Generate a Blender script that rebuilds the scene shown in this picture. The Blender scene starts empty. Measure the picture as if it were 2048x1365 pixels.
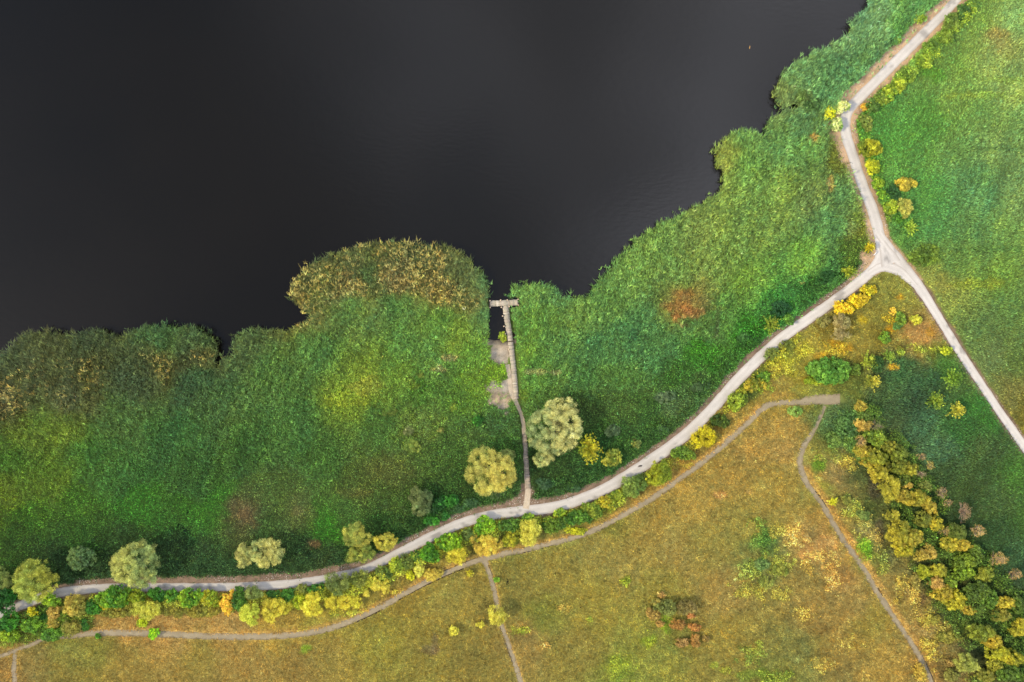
import bpy, math, random
import numpy as np
from mathutils import Vector

# ------------------------------------------------------------------ camera, sky, sun
S = 0.12                    # metres of ground per photo pixel (2048 wide)
LENS = 26.0
HC = 1024 * S * LENS / 18.0     # flying height of the drone
sc = bpy.context.scene
COL = sc.collection
cam_d = bpy.data.cameras.new("camera"); cam = bpy.data.objects.new("camera", cam_d); COL.objects.link(cam)
cam.location = (0, 0, HC); cam.rotation_euler = (0, 0, 0)
cam_d.sensor_width = 36; cam_d.lens = LENS; cam_d.clip_start = 0.5; cam_d.clip_end = 20000
sc.camera = cam

SUN_AZ = math.atan2(-0.94, -0.30)      # compass angle from +Y of the direction towards the sun
SUN_EL = math.radians(42)
world = bpy.data.worlds.new("World"); sc.world = world; world.use_nodes = True
nt = world.node_tree; nt.nodes.clear()
def wn(t, **k):
    n = nt.nodes.new(t)
    for a, b in k.items(): setattr(n, a, b)
    return n
sky = wn('ShaderNodeTexSky', sky_type='NISHITA'); sky.sun_disc = False
sky.sun_elevation = SUN_EL; sky.sun_rotation = SUN_AZ; sky.air_density = 1.0; sky.dust_density = 1.0; sky.ozone_density = 1.0
tc = wn('ShaderNodeTexCoord')
nz = wn('ShaderNodeTexNoise'); nz.inputs['Scale'].default_value = 2.6; nz.inputs['Detail'].default_value = 4
nt.links.new(tc.outputs['Generated'], nz.inputs['Vector'])
dot = wn('ShaderNodeVectorMath', operation='DOT_PRODUCT'); dot.inputs[1].default_value = Vector((0.62, 0.32, 0.55)).normalized()
nt.links.new(tc.outputs['Generated'], dot.inputs[0])
ramp = wn('ShaderNodeMapRange'); ramp.interpolation_type = 'SMOOTHSTEP'
ramp.inputs['From Min'].default_value = 0.35; ramp.inputs['From Max'].default_value = 1.02
nt.links.new(dot.outputs['Value'], ramp.inputs['Value'])
cl = wn('ShaderNodeMapRange'); cl.interpolation_type = 'SMOOTHSTEP'
cl.inputs['From Min'].default_value = 0.35; cl.inputs['From Max'].default_value = 0.66
cl.inputs['To Min'].default_value = 0.30; cl.inputs['To Max'].default_value = 1.0
nt.links.new(nz.outputs['Fac'], cl.inputs['Value'])
mu = wn('ShaderNodeMath', operation='MULTIPLY')
nt.links.new(ramp.outputs['Result'], mu.inputs[0]); nt.links.new(cl.outputs['Result'], mu.inputs[1])
mx = wn('ShaderNodeMix', data_type='RGBA')
mx.inputs['B'].default_value = (21.5, 22.0, 25.0, 1)      # high bright cloud veil to the north-east
nt.links.new(mu.outputs[0], mx.inputs['Factor']); nt.links.new(sky.outputs['Color'], mx.inputs['A'])
bg = wn('ShaderNodeBackground'); bg.inputs['Strength'].default_value = 0.15
wo = wn('ShaderNodeOutputWorld')
nt.links.new(mx.outputs['Result'], bg.inputs['Color']); nt.links.new(bg.outputs[0], wo.inputs['Surface'])

sd = bpy.data.lights.new("sun", 'SUN'); sd.energy = 3.1; sd.angle = math.radians(5.0); sd.color = (1.0, 0.86, 0.64)
so = bpy.data.objects.new("sun", sd); COL.objects.link(so)
tosun = Vector((math.sin(SUN_AZ) * math.cos(SUN_EL), math.cos(SUN_AZ) * math.cos(SUN_EL), math.sin(SUN_EL)))
so.rotation_euler = tosun.to_track_quat('Z', 'Y').to_euler()
so.location = (-200, -150, 200)
sc.view_settings.view_transform = 'Standard'; sc.view_settings.look = 'None'
sc.view_settings.exposure = 0.95; sc.view_settings.gamma = 1.0; sc.view_settings.use_curve_mapping = False
sc.cycles.max_bounces = 5; sc.cycles.diffuse_bounces = 3; sc.cycles.transmission_bounces = 3; sc.cycles.glossy_bounces = 2
sc.cycles.transparent_max_bounces = 4; sc.cycles.caustics_reflective = False; sc.cycles.caustics_refractive = False

rng = np.random.default_rng(7)
random.seed(7)

# ------------------------------------------------------------------ helpers
def s2l(c):
    c = np.asarray(c, float) / 255.0
    return np.where(c <= 0.04045, c / 12.92, ((c + 0.055) / 1.055) ** 2.4)
def W(px, py, z=0.0):
    f = (HC - z) / HC
    return (px - 1024) * S * f, (682.5 - py) * S * f
def PX(x, y, z=0.0):
    f = HC / (HC - z)
    return x * f / S + 1024, 682.5 - y * f / S

_lat = {}
def vnoise(x, y, seed=0):
    if seed not in _lat: _lat[seed] = np.random.default_rng(1000 + seed).random((256, 256))
    L = _lat[seed]
    xi = np.floor(x).astype(int); yi = np.floor(y).astype(int)
    fx = x - xi; fy = y - yi
    fx = fx * fx * (3 - 2 * fx); fy = fy * fy * (3 - 2 * fy)
    a = L[xi & 255, yi & 255]; b = L[(xi + 1) & 255, yi & 255]
    c = L[xi & 255, (yi + 1) & 255]; d = L[(xi + 1) & 255, (yi + 1) & 255]
    return (a * (1 - fx) + b * fx) * (1 - fy) + (c * (1 - fx) + d * fx) * fy
def fbm(x, y, scale, seed=0, octs=3):
    """value noise in -1..1, features of about `scale` metres"""
    r = 0; amp = 1; tot = 0
    for o in range(octs):
        r = r + amp * (vnoise(x / scale * 2 ** o + 17.3 * o, y / scale * 2 ** o - 9.1 * o, seed + o * 31) * 2 - 1)
        tot += amp; amp *= 0.55
    return r / tot * 1.5

def make_obj(name, V, F, mat, parent=None, col=None, smooth=False):
    """V (n,3) verts, F (m,k) faces of one size, one mesh object"""
    me = bpy.data.meshes.new(name)
    V = np.ascontiguousarray(V, np.float32); F = np.ascontiguousarray(F, np.int32)
    k = F.shape[1]
    me.vertices.add(len(V)); me.vertices.foreach_set("co", V.ravel())
    me.loops.add(F.size); me.loops.foreach_set("vertex_index", F.ravel())
    me.polygons.add(len(F)); me.polygons.foreach_set("loop_start", np.arange(0, F.size, k, dtype=np.int32))
    if smooth: me.polygons.foreach_set("use_smooth", np.ones(len(F), bool))
    me.update(calc_edges=True)
    if col is not None:
        a = me.color_attributes.new("tint", 'FLOAT_COLOR', 'POINT')
        c4 = np.ones((len(V), 4), np.float32); c4[:, :3] = col
        a.data.foreach_set("color", c4.ravel())
    me.materials.append(mat)
    o = bpy.data.objects.new(name, me); COL.objects.link(o)
    if parent is not None: o.parent = parent
    return o

class MB:
    """collects boxes and tubes into one quad mesh with a tint"""
    def __init__(s): s.v = []; s.f = []; s.c = []; s.n = 0
    def add(s, V, F, c):
        V = np.asarray(V, float); s.v.append(V); s.f.append(np.asarray(F, int) + s.n)
        s.c.append(np.tile(np.asarray(c, float), (len(V), 1))); s.n += len(V)
    def box(s, c, d, h, col, ax=(1, 0), ):
        """c centre, d half sizes along ax / its normal / z"""
        ax = np.array(ax, float); ax /= np.linalg.norm(ax); ay = np.array([-ax[1], ax[0]])
        P = []
        for sz in (-1, 1):
            for sx, sy in ((-1, -1), (1, -1), (1, 1), (-1, 1)):
                q = ax * sx * d[0] + ay * sy * d[1]
                P.append((c[0] + q[0], c[1] + q[1], c[2] + sz * h))
        s.add(P, [(3, 2, 1, 0), (4, 5, 6, 7), (0, 1, 5, 4), (1, 2, 6, 5), (2, 3, 7, 6), (3, 0, 4, 7)], col)
    def tube(s, pts, rad, col, k=6):
        pts = [Vector(p) for p in pts]; V = []; F = []
        for i, p in enumerate(pts):
            d = (pts[min(i + 1, len(pts) - 1)] - pts[max(i - 1, 0)]).normalized()
            a = d.cross(Vector((0.3, 1, 0.2))).normalized(); b = d.cross(a)
            for j in range(k):
                t = 2 * math.pi * j / k
                V.append(p + (a * math.cos(t) + b * math.sin(t)) * rad[i])
        for i in range(len(pts) - 1):
            for j in range(k):
                F.append((i * k + j, i * k + (j + 1) % k, (i + 1) * k + (j + 1) % k, (i + 1) * k + j))
        # caps
        n = len(V); V.append(pts[-1]); V.append(pts[0])
        for j in range(0, k, 2):
            F.append(((len(pts) - 1) * k + j, (len(pts) - 1) * k + (j + 1) % k, (len(pts) - 1) * k + (j + 2) % k, n))
            F.append((j, n + 1, (j + 2) % k, (j + 1) % k))
        s.add([tuple(v) for v in V], F, col)
    def build(s, name, mat, parent=None, smooth=False):
        return make_obj(name, np.concatenate(s.v), np.concatenate(s.f), mat, parent, np.concatenate(s.c), smooth)

def tag(o, label=None, cat=None, group=None, kind=None):
    if label: o['label'] = label
    if cat: o['category'] = cat
    if group: o['group'] = group
    if kind: o['kind'] = kind
    return o
def empty(name, loc):
    o = bpy.data.objects.new(name, None); COL.objects.link(o); o.location = loc; o.empty_display_size = 0.5
    return o

# ------------------------------------------------------------------ materials
def mat_tint(name, rough=0.8, spec=0.2, transl=0.0, nscale=3.0, namt=0.25, bump=0.0, bscale=8.0, fine=None):
    m = bpy.data.materials.new(name); m.use_nodes = True
    t = m.node_tree; t.nodes.clear(); N = t.nodes.new; L = t.links.new
    at = N('ShaderNodeAttribute'); at.attribute_name = 'tint'
    geo = N('ShaderNodeNewGeometry')
    no = N('ShaderNodeTexNoise'); no.inputs['Scale'].default_value = nscale; no.inputs['Detail'].default_value = 5
    no.inputs['Roughness'].default_value = 0.65
    L(geo.outputs['Position'], no.inputs['Vector'])
    mr = N('ShaderNodeMapRange'); mr.inputs['From Min'].default_value = 0.3; mr.inputs['From Max'].default_value = 0.7
    mr.inputs['To Min'].default_value = 1 - namt; mr.inputs['To Max'].default_value = 1 + namt
    L(no.outputs['Fac'], mr.inputs['Value'])
    vm = N('ShaderNodeVectorMath'); vm.operation = 'SCALE'
    L(at.outputs['Color'], vm.inputs[0]); L(mr.outputs['Result'], vm.inputs['Scale'])
    out_col = vm.outputs['Vector']
    pb = N('ShaderNodeBsdfPrincipled'); pb.inputs['Roughness'].default_value = rough
    pb.inputs['Specular IOR Level'].default_value = spec
    L(out_col, pb.inputs['Base Color'])
    if bump:
        bn = N('ShaderNodeTexNoise'); bn.inputs['Scale'].default_value = bscale; bn.inputs['Detail'].default_value = 6
        L(geo.outputs['Position'], bn.inputs['Vector'])
        bp = N('ShaderNodeBump'); bp.inputs['Strength'].default_value = bump; bp.inputs['Distance'].default_value = 0.1
        L(bn.outputs['Fac'], bp.inputs['Height']); L(bp.outputs['Normal'], pb.inputs['Normal'])
    out = N('ShaderNodeOutputMaterial'); last = pb.outputs[0]
    if transl:
        tr = N('ShaderNodeBsdfTranslucent'); L(out_col, tr.inputs['Color'])
        ms = N('ShaderNodeMixShader'); ms.inputs[0].default_value = transl
        L(pb.outputs[0], ms.inputs[1]); L(tr.outputs[0], ms.inputs[2]); last = ms.outputs[0]
    L(last, out.inputs['Surface'])
    return m
M_leaf = mat_tint('leaf_foliage', 0.55, 0.25, 0.30, 1.2, 0.18)
M_reed = mat_tint('reed_blades', 0.55, 0.25, 0.28, 0.9, 0.15)
M_grass = mat_tint('grass_blades', 0.7, 0.15, 0.25, 1.1, 0.18)
M_ground = mat_tint('soil_and_litter', 0.95, 0.05, 0, 5.0, 0.30, 0.9, 4.0)
M_road = mat_tint('packed_gravel', 0.95, 0.1, 0, 7.0, 0.13, 0.25, 9.0)
M_track = mat_tint('loose_gravel', 0.95, 0.1, 0, 9.0, 0.30, 0.5, 12.0)
M_wood = mat_tint('weathered_wood', 0.85, 0.15, 0, 4.0, 0.2, 0.3, 20.0)
M_bark = mat_tint('bark', 0.9, 0.1, 0, 3.0, 0.25, 0.5, 14.0)
M_stone = mat_tint('pale_stone', 0.85, 0.2, 0, 6.0, 0.15)
def water_mat():
    m = bpy.data.materials.new('dark_lake_water'); m.use_nodes = True
    t = m.node_tree; N = t.nodes.new; L = t.links.new
    pb = t.nodes['Principled BSDF']
    geo = N('ShaderNodeNewGeometry')
    no = N('ShaderNodeTexNoise'); no.inputs['Scale'].default_value = 0.012; no.inputs['Detail'].default_value = 3
    L(geo.outputs['Position'], no.inputs['Vector'])
    cr = N('ShaderNodeValToRGB'); cr.color_ramp.elements[0].position = 0.35; cr.color_ramp.elements[1].position = 0.7
    cr.color_ramp.elements[0].color = (0.0020, 0.0016, 0.0005, 1); cr.color_ramp.elements[1].color = (0.0040, 0.0031, 0.0014, 1)
    L(no.outputs['Fac'], cr.inputs['Fac']); L(cr.outputs['Color'], pb.inputs['Base Color'])
    pb.inputs['Roughness'].default_value = 0.12; pb.inputs['IOR'].default_value = 1.333; pb.inputs['Specular IOR Level'].default_value = 0.36
    mp = N('ShaderNodeMapping'); mp.inputs['Scale'].default_value = (0.5, 1.6, 1); mp.inputs['Rotation'].default_value = (0, 0, 0.35)
    L(geo.outputs['Position'], mp.inputs['Vector'])
    bn = N('ShaderNodeTexNoise'); bn.inputs['Scale'].default_value = 1.0; bn.inputs['Detail'].default_value = 4
    L(mp.outputs[0], bn.inputs['Vector'])
    bp = N('ShaderNodeBump'); bp.inputs['Strength'].default_value = 0.16; bp.inputs['Distance'].default_value = 0.10
    L(bn.outputs['Fac'], bp.inputs['Height']); L(bp.outputs['Normal'], pb.inputs['Normal'])
    return m
M_water = water_mat()

# ------------------------------------------------------------------ plan of the place (photo pixels on the ground)
shore = [(-700,900),(-200,800),(-60,738),(0,719),(20,692),(45,670),(80,664),(110,670),(150,670),(195,662),(215,674),(245,674),(285,657),(330,654),
 (385,654),(410,666),(426,690),(430,715),(424,745),(440,740),(442,716),(468,712),(465,690),(478,670),(500,661),(520,666),(545,664),
 (580,664),(600,652),(625,643),(630,634),(602,622),(587,600),(584,572),(600,552),(620,532),(655,517),(700,502),(735,492),(790,489),
 (830,492),(870,492),(900,499),(925,512),(950,537),(970,557),(977,582),(980,610),(978,640),(980,668),(976,676),(990,679),(1008,676),
 (1022,675),(1019,650),(1014,614),(1036,611),(1036,601),(1024,590),(1030,577),(1060,574),(1090,572),(1115,582),(1122,598),(1150,596),
 (1185,592),(1190,572),(1215,547),(1230,527),(1250,507),(1270,487),(1295,467),(1330,447),(1360,442),(1365,427),(1400,412),(1430,392),
 (1447,372),(1449,350),(1437,330),(1435,300),(1447,287),(1468,267),(1500,262),(1528,277),(1535,252),(1552,234),(1580,224),(1598,210),
 (1592,204),(1572,215),(1557,210),(1551,185),(1562,160),(1592,127),(1627,107),(1662,92),(1692,77),(1707,47),(1742,7),(1762,-30),
 (1800,-90),(1900,-250),(2200,-700)]
road_main = [(-160,1290,18),(-60,1250,18),(0,1228,18),(50,1208,19),(100,1190,19),(150,1181,18),(220,1176,17),(300,1175,17),(400,1175,17),(500,1173,17),
 (600,1166,17),(680,1152,17),(740,1135,17),(800,1105,18),(860,1075,19),(920,1048,20),(980,1031,20),(1040,1023,21),(1100,1016,22),
 (1150,1003,22),(1200,983,22),(1250,955,23),(1300,922,23),(1350,887,23),(1400,843,22),(1440,800,22),(1480,755,22),(1530,706,22),
 (1580,664,21),(1640,622,20),(1700,578,20),(1735,550,21),(1755,527,22),(1763,500,23),(1757,465,22),(1745,420,22),(1725,370,21),
 (1705,310,21),(1692,270,21),(1690,245,21),(1697,220,21),(1720,195,21),(1760,155,20),(1810,105,20),(1850,65,19),(1890,25,18),
 (1920,-10,18),(1960,-60,18),(2020,-140,18),(2120,-260,18)]
road_east = [(1757,466,16),(1780,499,19),(1806,532,22),(1842,580,20),(1880,640,17),(1920,705,17),(1960,765,16),(2000,825,16),(2048,893,17),(2100,970,17),(2180,1090,17),(2250,1200,17)]
road_link = [(1738,548,14),(1762,535,18),(1785,537,20),(1806,549,18),(1832,574,10)]
road_fill = [(1763,485,14),(1770,500,22),(1777,515,34),(1782,528,40)]
track_long = [(92,1276,9),(120,1272,12),(150,1271,13),(200,1266,13),(300,1268,14),(400,1272,14),(480,1274,14),(560,1272,13),(620,1266,13),(680,1251,13),(740,1226,13),
 (800,1193,13),(850,1166,13),(900,1143,13),(950,1123,13),(1000,1110,13),(1050,1100,12),(1100,1088,12),(1150,1075,12),(1200,1055,12),
 (1250,1028,12),(1300,1000,12),(1350,965,12),(1400,928,12),(1440,896,12),(1470,870,12),(1500,841,12),(1525,818,13),(1545,808,13),
 (1590,805,12),(1620,801,18),(1645,799,22),(1680,799,22)]
track_west = [(-160,1370,8),(-60,1335,8),(0,1313,9),(30,1301,8),(60,1290,9),(92,1276,9)]
track_southwest = [(31,1303,9),(28,1335,10),(30,1380,10),(34,1500,10)]
track_middle = [(968,1121,13),(978,1145,11),(987,1175,11),(993,1205,10),(1003,1250,10),(1020,1300,11),(1037,1350,11),(1070,1460,11)]
track_curved = [(1649,812,9),(1640,835,7),(1627,863,9),(1609,890,12),(1600,915,13),(1602,940,13),(1615,970,13),(1640,1002,12),(1662,1040,12),(1690,1085,12),
 (1725,1135,12),(1755,1185,12),(1790,1240,12),(1825,1290,12),(1850,1335,13),(1900,1450,13)]
footpath = [(996,688,20),(1003,700,22),(1012,722,10),(1018,745,9),(1021,765,12),(1026,790,12),(1034,808,8),(1042,828,8),(1047,850,8),(1050,884,9),(1053,930,9),(1056,978,10),(1055,998,11),(1052,1018,13)]
def smooth_path(P, step=6.0):
    P = np.array(P, float); out = []
    n = len(P)
    for i in range(n - 1):
        p0 = P[max(i - 1, 0)]; p1 = P[i]; p2 = P[i + 1]; p3 = P[min(i + 2, n - 1)]
        m = max(2, int(np.hypot(*(p2 - p1)[:2]) / step))
        for k in range(m):
            t = k / m
            q = 0.5 * ((2 * p1) + (-p0 + p2) * t + (2 * p0 - 5 * p1 + 4 * p2 - p3) * t * t + (-p0 + 3 * p1 - 3 * p2 + p3) * t ** 3)
            out.append(q)
    out.append(P[-1]); return np.array(out)

# raster of the plan, 2 px cells
GX0, GY0, GX1, GY1, GC = -240, -200, 2300, 1580, 2.0
gx = np.arange(GX0, GX1 + GC, GC); gy = np.arange(GY0, GY1 + GC, GC)
GXX, GYY = np.meshgrid(gx, gy)
def seg_field(P):
    """distance, signed side (+ = left of travel in picture) and interpolated width to a path"""
    D = np.full(GXX.shape, 1e9); SD = np.zeros(GXX.shape); WD = np.zeros(GXX.shape)
    for a, b in zip(P[:-1], P[1:]):
        mrg = 60
        i0 = max(0, int((min(a[1], b[1]) - mrg - GY0) / GC)); i1 = min(len(gy), int((max(a[1], b[1]) + mrg - GY0) / GC) + 1)
        j0 = max(0, int((min(a[0], b[0]) - mrg - GX0) / GC)); j1 = min(len(gx), int((max(a[0], b[0]) + mrg - GX0) / GC) + 1)
        if i1 <= i0 or j1 <= j0: continue
        X = GXX[i0:i1, j0:j1]; Y = GYY[i0:i1, j0:j1]
        dx, dy = b[0] - a[0], b[1] - a[1]; l2 = dx * dx + dy * dy + 1e-9
        t = np.clip(((X - a[0]) * dx + (Y - a[1]) * dy) / l2, 0, 1)
        ex = X - a[0] - t * dx; ey = Y - a[1] - t * dy
        d = np.hypot(ex, ey); sub = D[i0:i1, j0:j1]; msk = d < sub
        sub[msk] = d[msk]
        SD[i0:i1, j0:j1][msk] = np.sign(dx * ey - dy * ex)[msk]       # + = right of travel on screen (y down)
        WD[i0:i1, j0:j1][msk] = (a[2] + t * (b[2] - a[2]))[msk]
    return D, SD, WD
def sample(G, px, py):
    u = np.clip((px - GX0) / GC, 0, len(gx) - 1.001); v = np.clip((py - GY0) / GC, 0, len(gy) - 1.001)
    i = v.astype(int); j = u.astype(int); fv = v - i; fu = u - j
    if G.ndim == 3: fv = fv[..., None]; fu = fu[..., None]
    return (G[i, j] * (1 - fu) + G[i, j + 1] * fu) * (1 - fv) + (G[i + 1, j] * (1 - fu) + G[i + 1, j + 1] * fu) * fv
def in_poly(px, py, poly):
    r = np.zeros(px.shape, bool); n = len(poly)
    for k in range(n):
        x1, y1 = poly[k][:2]; x2, y2 = poly[(k + 1) % n][:2]
        if y1 == y2: continue
        c = ((y1 > py) != (y2 > py)) & (px < (x2 - x1) * (py - y1) / (y2 - y1) + x1)
        r ^= c
    return r
lake_poly = shore + [(2200,-3000),(-3000,-3000),(-3000,900)]
WATER = in_poly(GXX, GYY, lake_poly)
sh = [(a[0], a[1], 0) for a in shore]
DSH, _, _ = seg_field(sh); DSH = np.minimum(DSH, 60)
SDF = np.where(WATER, -DSH, DSH)                      # + on land, px

ROADS = [smooth_path(p) for p in (road_main, road_east, road_link, road_fill)]
TRACKS = [smooth_path(p) for p in (track_long, track_west, track_southwest, track_middle, track_curved)]
FOOT = smooth_path(footpath)
wig = fbm(GXX * S, GYY * S, 2.2, 3) * 4
fm = [seg_field(p) for p in ROADS]; ft = [seg_field(p) for p in TRACKS]; ff = seg_field(FOOT)
ROADD = np.minimum.reduce([d - w / 2 for d, s_, w in fm])          # px outside the road edge (negative inside)
TRACKD = np.minimum.reduce([d - w / 2 for d, s_, w in ft])
FOOTD = ff[0] - ff[2] / 2
# verge of bare soil: width differs per side and stretch
dm, smn, wm = fm[0]; em = dm - wm / 2
north = smn < 0                                                     # left of travel = lake side
top = GYY < 545
vw = np.where(north, np.where(top, np.where(GYY < 330, 17, 11), np.where(GXX < 1060, np.where(GXX > 150, 13, 5), 10)), np.where(top, 9, 2.5))
vw = np.where(north & (GXX > 230) & (GXX < 700) & ~top, 15, vw)
vw = np.where((~north) & (GYY < 300) & (GYY > 190) & (GXX < 1760), 13, vw)
de, se, we = fm[1]; ee = de - we / 2
V1 = (em < vw + wig) | (ee < 5 + wig * 0.6)
SOIL = V1.astype(float)
def ell(cx, cy, rx, ry, n=0.35, sc_=2.0, seed=5):
    d = np.sqrt(((GXX - cx) / rx) ** 2 + ((GYY - cy) / ry) ** 2)
    return d + fbm(GXX * S, GYY * S, sc_, seed) * n < 1
BEACH = ell(999, 706, 20, 26, .3) | ell(1001, 786, 24, 24, .75, 1.6, 6) | (ell(1012, 775, 12, 40, .5, 1.5, 7)) | ell(988, 802, 14, 9, .7, 1.2, 8)
BEACH &= ~ell(992, 745, 26, 19)
APRON = ell(1046, 1008, 36, 16) | ell(1052, 990, 14, 22) | ell(990, 1030, 40, 7) | ell(1100, 1000, 28, 6) 
CORNER = in_poly(GXX + wig, GYY, [(1645,245),(1690,235),(1702,300),(1722,380),(1706,360),(1680,310)])
SOIL = np.maximum(SOIL, (APRON | CORNER | ell(1730, 520, 12, 18)).astype(float))
BEACHf = BEACH.astype(float)
BARE = (SOIL > 0) | BEACH

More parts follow.
